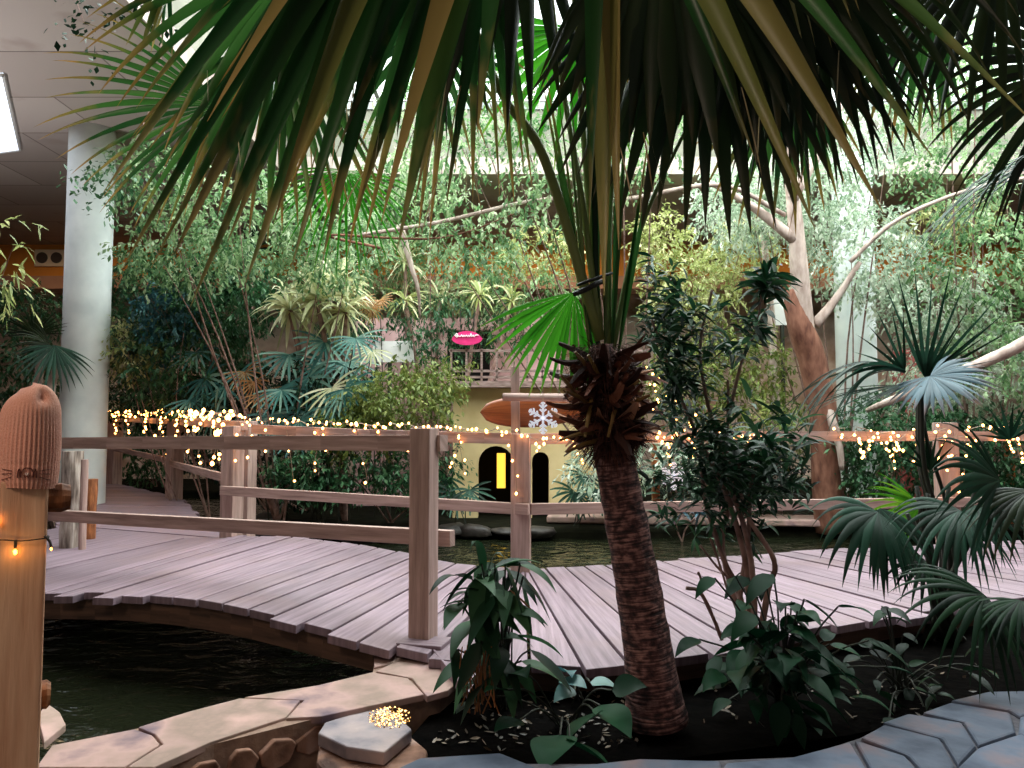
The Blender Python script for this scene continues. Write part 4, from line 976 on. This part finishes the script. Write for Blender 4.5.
# dark fan palm at the left behind the column
lp = thing('fan_palm', 'dark fan palm on two slanted stems left of the column', 'palm', (-6.6,10.6,.2))
for pts in ([(36,400,10.4),(40,370,10.4),(44,340,10.4)], [(50,400,10.3),(56,370,10.3),(60,350,10.3)]):
    mb = MB(); P = [Vector((at(pts[0][0],426,pts[0][2]).x-.02, pts[0][2], .2))] + [at(*p) for p in pts]; mb.tube(smooth_path(P, 4), .055, 10, bump=.04); mb.build('trunk', M['palebark'], lp, smooth=True)
fan(lp, at(35,335,10.3), at(32,300,10), n=20, spread=170, droop=.3, mat='palm_dark', split=.4)
fan(lp, at(50,345,10.2), at(5,338,9.8), n=18, spread=120, droop=.7, mat='palm_dark', split=.4)
fan(lp, at(55,345,10.2), at(48,395,9.9), n=18, spread=150, droop=.5, mat='kentia', split=.4)

# ------------------------------------------------------------------ tall kentia/fan palms on the right
rb = ground(930, 640, .24)
fp = thing('fan_palm', 'tall slender fan palm with blue grey fan before the right railing', 'palm', rb)
q = lambda x, y, d: at(x, y, d)
def stalk(parent, pts, r=.012, mat='darkstem'):
    mb = MB(); P = smooth_path(pts, 6); mb.tube(P, [r*(1.3-.5*i/(len(P)-1)) for i in range(len(P))], 8); mb.build('stem', M[mat], parent, smooth=True)
hubx = (918, 378)
for dx, dd in ((0,4.2),(5,4.1),(-3,4.3)):
    stalk(fp, [rb+Vector((dx*.01,0,0)), q(945+dx, 560, dd), q(922+dx*.6, 470, dd), q(919+dx*.5, 386, dd)], .013)
stalk(fp, [rb, q(952,600,4.2), q(950,520,4.2), q(925,430,4.2), q(933,392,4.3)], .011)
fan(fp, q(930,376,4.15), q(985,398,3.85), n=26, spread=230, droop=.5, mat='bluefan', split=.5, rows=12, normal=(-.2,-.75,.65), edge=.9, wf=1.15)
fan(fp, q(925,378,4.3), q(960,272,4.3), n=10, spread=84, droop=-.05, mat='kentia', split=.12, rows=10, wf=2.2, edge=.9, normal=(.1,-1,.2))
fan(fp, q(905,372,4.3), q(872,312,4.2), n=6, spread=66, droop=.15, mat='kentia', split=.12, rows=10, wf=2.2, normal=(.1,-1,.2), edge=.9)
mb = MB(); n = 12; D = np.array([-1,-.15,.42])+rng.normal(0,.1,(n,3))*np.array([.6,1.5,1]); strips(mb, np.array([q(905,372,4.2)]*n), D, rng.uniform(.6,.95,n), .03, droop=rng.uniform(1.6,2.8,n), rows=14, prof='strap', fold=.5, dexp=1.3); mb.build('frond', M['kentia'], fp, smooth=True)
fan(fp, q(905,385,4.2), q(800,400,3.95), n=9, spread=30, droop=.5, mat='kentia', split=.15, rows=12, wf=1.6, normal=(0,-.6,1), edge=.9)
fan(fp, q(930,376,4.3), q(1000,330,4.3), n=8, spread=46, droop=.1, mat='darkleaf', split=.12, rows=10, wf=2.2, edge=.85, normal=(.1,-1,.2))
# low clump
lowb = ground(955, 640, .24)
lc = thing('fan_palm', 'low dark fan palm clump drooping over the right boardwalk edge', 'palm', lowb)
def lowfan(hub, tip, n, spread, droop, mat, split=.3, **kw):
    fan(lc, q(*hub), q(*tip), n=n, spread=spread, droop=droop, mat=mat, split=split, petiole=[lowb+Vector((random.gauss(0,.04),random.gauss(0,.04),0)), lowb.lerp(q(*hub), .6)+Vector((.03,0,.12))], pr=.007, rows=12, **{**dict(wf=1.5), **kw})
lowfan((878,512,3.9), (838,560,3.6), 14, 150, 2.0, 'kentia', wf=1.9)
lowfan((880,508,3.95), (905,590,3.7), 13, 100, 1.0, 'kentia', wf=1.9)
lowfan((960,510,3.7), (925,560,3.4), 18, 160, 1.6, 'kentia')
lowfan((975,505,3.7), (1010,565,3.4), 16, 140, 1.4, 'kentia')
lowfan((920,505,4.3), (862,512,4.1), 16, 90, .5, 'lime')
lowfan((1000,480,3.6), (930,488,3.3), 16, 130, .8, 'kentia')
lowfan((1030,490,3.5), (1010,560,3.3), 16, 150, 1.2, 'palm_dark')
lowfan((985,595,3.4), (930,640,3.1), 18, 160, 1.2, 'darkleaf')
lowfan((1020,600,3.3), (1010,650,3.1), 16, 150, 1.2, 'darkleaf')
lowfan((930,470,4.1), (925,430,4.1), 9, 120, .1, 'darkleaf', wf=1.2)
lowfan((1010,440,4), (1000,400,4), 9, 130, .2, 'kentia', wf=1.2)
lowfan((925,560,3.9), (890,580,3.7), 12, 130, .9, 'darkleaf')
for i in range(9):
    stalk(lc, [lowb+Vector((random.uniform(-.06,.06),random.uniform(-.05,.05),0)), q(940+random.uniform(-10,20),600,4.0), q(935+random.uniform(-30,60),500+random.uniform(-20,20),4.0)], .014)

# ------------------------------------------------------------------ oleander-like shrub
sb = ground(752, 612, .24)
sh = thing('lance_leaf_shrub', 'tall dark lance leaved shrub on twisted stems right of trunk', 'shrub', sb)
stems = [[(752,640,3.75),(745,560,3.75),(728,500,3.75),(715,470,3.75),(690,420,3.7),(670,370,3.65),(652,320,3.6)],
 [(755,640,3.7),(752,570,3.7),(742,520,3.7),(725,470,3.7),(728,420,3.65),(728,380,3.6)],
 [(750,640,3.8),(738,590,3.8),(724,560,3.8),(705,500,3.8),(700,460,3.7),(680,440,3.7)],
 [(760,640,3.7),(768,590,3.7),(774,560,3.65),(745,510,3.7),(740,460,3.7),(760,430,3.7)],
 [(748,640,3.75),(740,600,3.75),(748,540,3.8),(752,480,3.8),(770,440,3.8),(778,470,3.8)],
 [(752,640,3.8),(735,600,3.85),(722,540,3.85),(735,480,3.8),(712,420,3.7),(700,350,3.6),(712,290,3.5)],
 [(728,420,3.7),(742,360,3.6),(756,330,3.5),(762,290,3.45)],
 [(745,590,3.8),(720,570,3.8),(700,545,3.8)]]
for i, s in enumerate(stems):
    P = smooth_path([at(*p) for p in s], 6); m = len(P); mb = MB(); mb.tube(P, [.017-.011*k/(m-1) if i < 6 else .009-.004*k/(m-1) for k in range(m)], 8, bump=.12); mb.build('stem', M['twigbark'], sh, smooth=True)
def whorls(mb, spots, nl, L, W, droop=.6):
    for (px, py, d, k) in spots:
        c = at(px, py, d); n = nl + random.randint(-2, 2)
        ax = Vector((random.gauss(0,.35), random.gauss(-.2,.35), .8)).normalized(); ax = np.array(ax)
        v = rng.normal(0, 1, (n, 3)); v = norm(v - (v@ax)[:,None]*ax); D = v + ax*rng.uniform(-.2, .9, n)[:,None]
        P = np.array(c) + ax*rng.uniform(-.09, .03, n)[:,None]
        strips(mb, P, D, L*k*rng.uniform(.7,1.15,n), W*k, droop=droop, rows=6, prof='lance', fold=.25)
mb = MB(); sp_l = []
def fill(n_, cx, cy, sx, sy, d, k=1.0):
    for _ in range(int(n_*1.15)):
        sp_l.append((random.gauss(cx, sx), random.gauss(cy, sy), d+random.uniform(-.2,.25), k*random.uniform(.8,1.1)))
fill(20, 665, 300, 14, 20, 3.6, .8); fill(26, 672, 350, 16, 24, 3.6, .8); fill(20, 690, 400, 16, 20, 3.65, .8)
fill(30, 715, 455, 30, 24, 3.7); fill(26, 760, 455, 20, 22, 3.7); fill(26, 735, 500, 30, 16, 3.75, .8); fill(12, 690, 480, 16, 22, 3.7, .8); fill(6, 712, 330, 5, 30, 3.55, .7)
fill(7, 762, 282, 6, 8, 3.4, 1.1); fill(6, 755, 320, 8, 10, 3.45, 1.0); fill(3, 735, 345, 10, 10, 3.5)
whorls(mb, sp_l, 12, .145, .026, .8); mb.build('foliage', M['oleander'], sh, smooth=True)
# bare forked twig in the bed
tw = thing('bare_twig', 'small bare forked twig standing left of the shrub base', 'twig', ground(716,630,.24))
mb = MB(); mb.tube(smooth_path([at(722,640,3.6),at(712,615,3.6),at(700,592,3.6),at(686,588,3.6)],5),[.009]*16,6,bump=.15); mb.tube(smooth_path([at(700,592,3.6),at(701,580,3.6),at(698,572,3.6)],4),.006,6,bump=.15); mb.build('twig_wood', M['twigbark'], tw)
tw = thing('bare_twig', 'thin forked twig leaning on the shrub stems', 'twig', ground(738,620,.24))
mb = MB(); mb.tube(smooth_path([at(742,612,3.62),at(730,596,3.62),at(722,572,3.62),at(714,548,3.62),at(710,538,3.62)],5),.006,6,bump=.15); mb.build('twig_wood', M['twigbark'], tw)

# ------------------------------------------------------------------ foreground leafy plants
def broad(label, base, leaves, mat, name='broadleaf_plant', W=.45):
    b = Vector(base); t = thing(name, label, 'plant', b); st = MB()
    for (px, py, d, L, ax, ay, az) in leaves:
        c = at(px, py, d); D = Vector((ax, ay, az)).normalized(); mb = MB()
        tw0 = rng.normal(0,.2,1)
        strips(mb, [c], [D], [L], [L*W*random.uniform(.85,1.15)], droop=[random.uniform(.7,1.5)], rows=9, prof='leaf', fold=.22, twist=tw0)
        mb.build('leaf', M[mat], t, smooth=True)
        st.tube(smooth_path([b+Vector((random.gauss(0,.02),random.gauss(0,.02),0)), b.lerp(c,.6)+Vector((0,0,.05)), c], 5), .004, 5, cap=False)
    st.build('stems', M['darkstem'], t); return t
lv = []
for i in range(100):
    a = random.uniform(0, 2*PI); r = random.uniform(.0, .24); px = 782+random.gauss(0,30); py = 655+random.gauss(0,30); dx = (px-782)/40
    lv.append((px, py, random.uniform(2.95,3.35), random.uniform(.12,.2), dx*.6+random.gauss(0,.3), random.gauss(-.5,.4), random.uniform(-.3,.5)))
broad('dense glossy dark broadleaf plant below the lance leaved shrub', ground(785,700,.24), lv, 'lily')
lv = []
for (px,py) in ((880,610),(900,650),(860,660),(915,680),(880,690),(940,690),(960,660),(900,720)):
    for k in range(4): lv.append((px+random.gauss(0,12), py+random.gauss(0,10), random.uniform(3.2,3.6), random.uniform(.08,.14), random.gauss(0,.6), random.gauss(-.4,.3), random.uniform(-.2,.4)))
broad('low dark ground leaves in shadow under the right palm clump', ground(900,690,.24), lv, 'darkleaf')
# drooping plant by the near post
db = ground(500, 705, .24)
lv = []
for i in range(64):
    px = 492+random.gauss(0,16); py = random.uniform(560, 668)
    lv.append((px, py, random.uniform(2.95,3.2), random.uniform(.16,.26), random.gauss(0,.5)+ (px-492)*.02, random.gauss(-.5,.3), random.uniform(-.9,.3)))
lv += [(484,572,3.05,.2,-.1,-.1,1),(487,575,3.05,.16,.2,-.1,1),(490,570,3.1,.24,.8,-.2,.5),(495,565,3.1,.26,.9,-.2,.35),(480,590,3.0,.2,-.6,-.3,.3)]
dp = broad('tall drooping green plant with one brown leaf beside the near post', db, lv, 'oleander', 'drooping_plant', W=.3)
mb = MB(); strips(mb, [at(508,588,2.98)], [(.55,-.1,-.35)], [.17], [.05], droop=[.6], rows=9, prof='lance', fold=.3); mb.build('withered_leaf', M['dead'], dp, smooth=True)['label'] = 'brown withered leaf'
mb = MB()
for _ in range(26):
    px = random.uniform(462,492); a = at(px, random.uniform(645,668), 2.98); mb.tube(smooth_path([a, a+Vector((random.gauss(0,.01),-.01,-.09)), a+Vector((random.gauss(0,.02),-.01,-.18))], 4), .0025, 5)
mb.build('dead_leaf_skirt', M['dead'], dp)
lv = [(560,680,3.1,.13,.6,-.4,.3),(575,690,3.1,.13,-.5,-.4,.3),(590,682,3.15,.14,.8,-.3,.3),(565,672,3.15,.12,.1,-.5,.5)]
broad('small blue green leaved plant left of the palm foot', ground(578,705,.24), lv, 'bluegreen', W=.7)
lv = [(600,705,3.0,.2,.4,-.6,.1),(596,712,2.95,.2,-.5,-.6,.1),(560,735,2.8,.2,-.3,-.7,.2),(570,740,2.8,.2,.6,-.6,.1),(520,720,2.9,.14,-.5,-.5,.2),(505,690,2.95,.12,-.4,-.4,.4),(515,672,3,.12,.2,-.4,.4),(478,700,3,.12,-.4,-.4,.1),(612,690,3.0,.16,.6,-.4,.5)]
broad('low round leaved green plant at the front of the bed', ground(565,725,.24), lv, 'lily', W=.75)
# litter
mb = MB(); n = 300; pp = [ground(random.uniform(430,640), random.uniform(690,752), .25) for _ in range(n//2)] + [ground(random.uniform(640,1000), random.uniform(650,730), .25) for _ in range(n//4)]
P_ = np.array([tuple(p) for p in pp]); strips(mb, P_, rng.normal(0,1,(len(P_),3))*np.array([1,1,.25]), rng.uniform(.02,.055,len(P_)), .014, rows=4, prof='lance', fold=.2); o = mb.build('leaf_litter', M['litter']); props(o, 'scattered dry leaf litter on the dark soil of the front bed', 'leaf litter', kind='stuff')

# ------------------------------------------------------------------ HUT
M['hut'] = noise_mat('yellow plaster', [(206,180,128), (230,208,158)], 2.5, .85, .15)
M['roof'] = noise_mat('balcony wood', [(110,86,80), (176,150,144)], 8, .8, .2, 4, (1,8,8))
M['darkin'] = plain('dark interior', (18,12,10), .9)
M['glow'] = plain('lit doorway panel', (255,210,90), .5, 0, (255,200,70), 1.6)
hy = 11.2
hut = thing('plaster_hut', 'small yellow plaster hut with arched openings behind the railing', 'hut', (at(530,426,hy).x, hy, .14))
def hz(py): return at(512, py, hy).z
def hxx(px): return at(px, 426, hy).x
def arch(x0, x1, ztop, z0=.14, n=10):
    cx = (x0+x1)/2; r = (x1-x0)/2; out = [(x0, z0)]
    for k in range(n+1):
        a = PI - PI*k/n; out.append((cx+r*math.cos(a), ztop-r+r*math.sin(a)))
    out.append((x1, z0)); return out
pts = [(hxx(453), .1)] + arch(hxx(478), hxx(514), hz(446), .1) + arch(hxx(532), hxx(549), hz(452), .1) + [(hxx(640), .1), (hxx(640), hz(388)), (hxx(453), hz(388))]
mb = MB(); mb.prism([(x, hy, z) for x, z in pts], (0, .25, 0)); mb.build('front_wall', M['hut'], hut)
mb = MB(); slab(mb, hxx(453), hxx(453)+.2, hy+.25, hy+1.6, .1, hz(388)); slab(mb, hxx(640)-.2, hxx(640), hy+.25, hy+1.6, .1, hz(388)); slab(mb, hxx(453), hxx(640), hy+1.6, hy+1.8, .1, hz(388)); mb.build('side_wall', M['hut'], hut)
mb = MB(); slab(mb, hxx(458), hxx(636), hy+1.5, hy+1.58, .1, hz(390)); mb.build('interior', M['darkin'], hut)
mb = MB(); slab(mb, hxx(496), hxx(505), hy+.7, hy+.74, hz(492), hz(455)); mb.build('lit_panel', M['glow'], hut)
mb = MB(); slab(mb, hxx(448), hxx(646), hy-.25, hy+2, hz(388), hz(382)); 
mb.build('roof_slab', M['roof'], hut)
br = thing('balcony_railing', 'slatted railing running along the top of the yellow hut', 'railing', (hxx(500), hy, hz(382)))
for z in (hz(378), hz(372), hz(352)):
    mb = MB(); mb.beam((hxx(450), hy-.2, z), (hxx(646), hy-.2, z), .03, .035); mb.build('rail', M['roof'], br)
for i in range(14):
    mb = MB(); x = hxx(452+i*15); mb.beam((x, hy-.2, hz(382)), (x, hy-.2, hz(350)), .03, .03); mb.build('baluster', M['roof'], br)
# pink sign
M['pink'] = plain('pink sign', (224,40,120), .5); M['white'] = plain('white paint', (238,236,236), .5); M['whitel'] = plain('white letters', (250,235,240), .5)
sg = thing('oval_sign', 'pink oval sign with white script on the dark opening', 'sign', at(467,337,10.9))
mb = MB(); c = at(467,338,10.9); mb.prism([c+Vector((math.cos(a)*.225, 0, math.sin(a)*.105 - (.03*math.cos(a)**2 if math.sin(a) > 0 else 0))) for a in [2*PI*k/28 for k in range(28)][::-1]], (0,.03,0)); mb.build('panel', M['pink'], sg)
mb = MB(); x = -.17
prev = None
L = [(-.18,.02),(-.15,.055),(-.13,.02),(-.15,0),(-.17,.03),(-.1,.01),(-.08,.035),(-.06,.005),(-.045,.03),(-.03,.005),(-.01,.03),(.01,.005),(.025,.03),(.04,.005),(.06,.06),(.065,.005),(.09,.03),(.105,.005),(.13,.03),(.17,.03)]
mb.tube(smooth_path([c+Vector((x,-.012,z+.01)) for x, z in L], 3), .007, 5); mb.build('lettering', M['whitel'], sg)
mb = MB(); mb.tube([c+Vector((-.1,.01,.08)), c+Vector((-.1,.02,.5))], .006, 5); mb.tube([c+Vector((.1,.01,.08)), c+Vector((.1,.02,.5))], .006, 5); mb.build('hanger', M['wire'], sg)
kf = thing('kiosk_front', 'pink framed dark kiosk opening behind the pink sign', 'kiosk', at(470,350,12.9))
kc = lambda px, py: at(px, py, 12.9)
M['pinkwall'] = noise_mat('pink wall', [(196,150,150), (226,186,186)], 3, .8, .05)
def rect(mb, x0, y0, x1, y1, d, dep): 
    a = at(x0, y1, d); b = at(x1, y0, d); slab(mb, a.x, b.x, d, d+dep, a.z, b.z)
mb = MB(); rect(mb, 355, 318, 447, 400, 12.9, .15); rect(mb, 490, 318, 560, 400, 12.9, .15); rect(mb, 447, 318, 490, 330, 12.9, .15)
mb.build('wall_panel', M['pinkwall'], kf)
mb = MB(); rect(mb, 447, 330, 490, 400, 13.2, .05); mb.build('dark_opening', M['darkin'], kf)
mb = MB(); slab(mb, kc(355,400).x, kc(560,400).x, 12.85, 13.3, .1, kc(0,400).z); mb.build('base', M['pinkwall'], kf)
# white tilted board
wb = thing('white_board', 'white tilted panel left of the pink sign', 'board', at(385,350,11.6))
mb = MB(); P = [at(368,362,11.6), at(375,341,11.6), at(412,341,11.6), at(414,362,11.6)]; mb.prism(P, (0,.05,0)); mb.build('panel', M['white'], wb); mb = MB(); mb.beam(at(390,360,11.66), Vector((at(390,360,11.66).x, 11.66, .12)), .06, .06); mb.build('leg', M['darkstem'], wb)
# white/blue board right of trunk
wb = thing('white_board', 'pale blue white panel left of the leaning tree trunk', 'board', at(777,310,12.6))
mb = MB(); rect(mb, 768, 298, 797, 325, 12.6, .05); mb.build('panel', M['white'], wb); mb = MB(); mb.beam(Vector((at(782,320,12.63).x, 12.64, .12)), at(782,320,12.64), .07, .05); mb.build('leg', M['darkstem'], wb)
# reddish box behind the blue fan
rx = thing('red_cabinet', 'dull red cabinet beside the right column behind the blue fan', 'cabinet', at(910,365,11.4))
M['redb'] = plain('dull red', (170,84,80), .6)
mb = MB(); a = at(902,385,11.4); b = at(922,350,11.4); slab(mb, a.x, b.x, 11.4, 11.7, .14, b.z); mb.build('body', M['redb'], rx, bevel=.01)
mb = MB(); slab(mb, a.x+.03, b.x-.03, 11.385, 11.4, .3, b.z-.05); mb.build('door', M['redb'], rx)
# terracotta pot bits / timber posts under right railing behind
for (px, lab) in ((655, 'orange timber support behind the railing right of the trunk'), (1008, 'orange timber support under the railing at the right edge')):
    mb = MB(); x = at(px, 426, 10.6).x; mb.beam((x, 10.6, .1), (x, 10.6, 1.25), .1, .1, (0,1,0)); o = mb.build('timber_support', M['surf'], bevel=.004); props(o, lab, 'post')

# ------------------------------------------------------------------ SNOWFLAKES
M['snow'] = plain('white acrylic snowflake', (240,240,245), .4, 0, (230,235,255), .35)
def snowflake(c, R, label):
    t = thing('snowflake_ornament', label, 'ornament', c); mb = MB()
    for k in range(6):
        a = PI/6*0 + PI/2 + k*PI/3; u = Vector((math.cos(a), 0, math.sin(a))); v = Vector((-math.sin(a), 0, math.cos(a)))
        mb.beam(c, c+u*R, R*.14, .012, (0,1,0))
        for s, l in ((.38,.26),(.62,.30),(.84,.16)):
            for sg_ in (-1, 1):
                p = c+u*R*s; e = p + (u*.62+v*sg_*.8)*R*l; mb.beam(p, e, R*.11, .011, (0,1,0))
    mb.build('flake', M['snow'], t)
    mb = MB(); mb.tube([c+Vector((0,0,R)), c+Vector((0,0,R+.14))], .0025, 5); mb.build('hanging_thread', M['wirel'], t)
snowflake(at(543,418,5.55), .12, 'white snowflake ornament hanging over the orange surfboard sign')
snowflake(at(674,476,6.2), .115, 'faint white snowflake ornament low between trunk and shrub')

# ------------------------------------------------------------------ VENTS on the fascia
M['vent'] = plain('vent plate', (214,196,176), .5); M['ventd'] = plain('vent dark', (60,50,46), .7)
def vent(px, py, label):
    d = 17.55; c = at(px, py, d); t = thing('wall_vent', label, 'vent', c)
    mb = MB(); slab(mb, c.x-.36, c.x+.36, d-.02, d+.04, c.z-.2, c.z+.2); mb.build('plate', M['vent'], t, bevel=.01)
    for s in (-.17, .17):
        mb = MB(); cc = c+Vector((s, -.03, 0)); mb.tube([cc+Vector((0,.02,0)), cc+Vector((0,-.015,0))], .13, 24); o = mb.build('round_grille', M['ventd'], t)
        mb = MB()
        for k in range(-2, 3): hh = math.sqrt(.12**2-(k*.045)**2); mb.beam(cc+Vector((k*.045,-.02,-hh)), cc+Vector((k*.045,-.02,hh)), .012, .01, (0,1,0))
        mb.build('bar', M['vent'], o)
vent(50, 258, 'pale wall vent with two round grilles left of the column')
vent(712, 262, 'pale wall vent with two round grilles above the yellow shrub')
vent(318, 262, 'pale wall vent with round grilles behind the left tree')

# ------------------------------------------------------------------ LIGHTS, WORLD, CAMERA
def area(name, loc, size, e, col, rot=(0,0,0)):
    l = bpy.data.lights.new(name, 'AREA'); l.shape = 'RECTANGLE'; l.size, l.size_y = size; l.energy = e; l.color = col
    o = bpy.data.objects.new(name, l); o.location = loc; o.rotation_euler = rot; C.objects.link(o); return o
M['opal'] = plain('bright opal glazing', (235,240,240), .5, 0, (240,250,250), 2.6)
mb = MB(); slab(mb, AX0-.1, AX1+.1, AY0-.1, AY1+.1, 7.12, 7.16); struct(mb.build('window_2', M['opal']))
area('skylight', ((AX0+AX1)/2, (AY0+AY1)/2, 7.09), (AX1-AX0, AY1-AY0), 2600, (.93, 1, .98))
M['panel'] = plain('lamp diffuser', (240,244,250), .5, 0, (225,238,255), 1.6); M['frame'] = plain('lamp frame', (190,186,182), .5)
cl = thing('ceiling_light', 'bright white ceiling light panel at the upper left edge', 'ceiling light', (-8, 10.4, CZ))
mb = MB(); mb.prism([ground(px, py, CZ-.03) for px, py in ((3,75),(20,150),(-120,170),(-180,96))], (0,0,.03)); mb.build('diffuser', M['panel'], cl)
mb = MB(); q4 = [ground(px, py, CZ-.03) for px, py in ((3,75),(20,150),(-120,170),(-180,96))]
for k in range(4): mb.beam(q4[k], q4[(k+1)%4], .03, .03)
mb.build('frame', M['frame'], cl)
sl = bpy.data.lights.new('ceiling_fill', 'SPOT'); sl.energy = 1300; sl.color = (.96,.97,1); sl.spot_size = 2.7; sl.spot_blend = 1; sl.shadow_soft_size = .4  # added fill spot out of view, aimed up to brighten the left ceiling
so = bpy.data.objects.new('ceiling_fill', sl); so.location = (-8.5, 7.5, 1.2); so.rotation_euler = (PI+.2, 0, 0); C.objects.link(so)
# ceiling lamps of the mezzanine and a warm lamp over the path
area('mezzanine lamp left', (-9, 15.5, 5.7), (4, 1.5), 60, (1, .72, .45))
area('mezzanine lamp centre', (0, 15.8, 5.7), (5, 1.5), 120, (1, .8, .6))
area('mezzanine lamp right', (8, 15.5, 5.7), (5, 1.5), 120, (1, .75, .5))
area('path lamp', (-2.2, -.6, 3.6), (.8, .8), 44, (1, .77, .6), (math.radians(38), 0, math.radians(-20)))
wd = bpy.data.worlds.new('room'); bpy.context.scene.world = wd; wd.use_nodes = True
wd.node_tree.nodes['Background'].inputs[0].default_value = (1, .86, .82, 1); wd.node_tree.nodes['Background'].inputs[1].default_value = .2

cam = bpy.data.cameras.new('camera'); co = bpy.data.objects.new('camera', cam); C.objects.link(co)
cam.sensor_width = 36; cam.lens = 36*F/1024; co.location = (0,0,H); co.rotation_euler = (PI/2+PITCH, 0, 0); cam.clip_start = .05
sc = bpy.context.scene; sc.camera = co
sc.view_settings.view_transform = 'Standard'; sc.view_settings.look = 'None'; sc.view_settings.gamma = 1; sc.view_settings.use_curve_mapping = False
sc.view_settings.exposure = 0.0
try:
    sc.cycles.use_denoising = True; sc.cycles.sample_clamp_indirect = 4; sc.cycles.max_bounces = 8
except Exception: pass
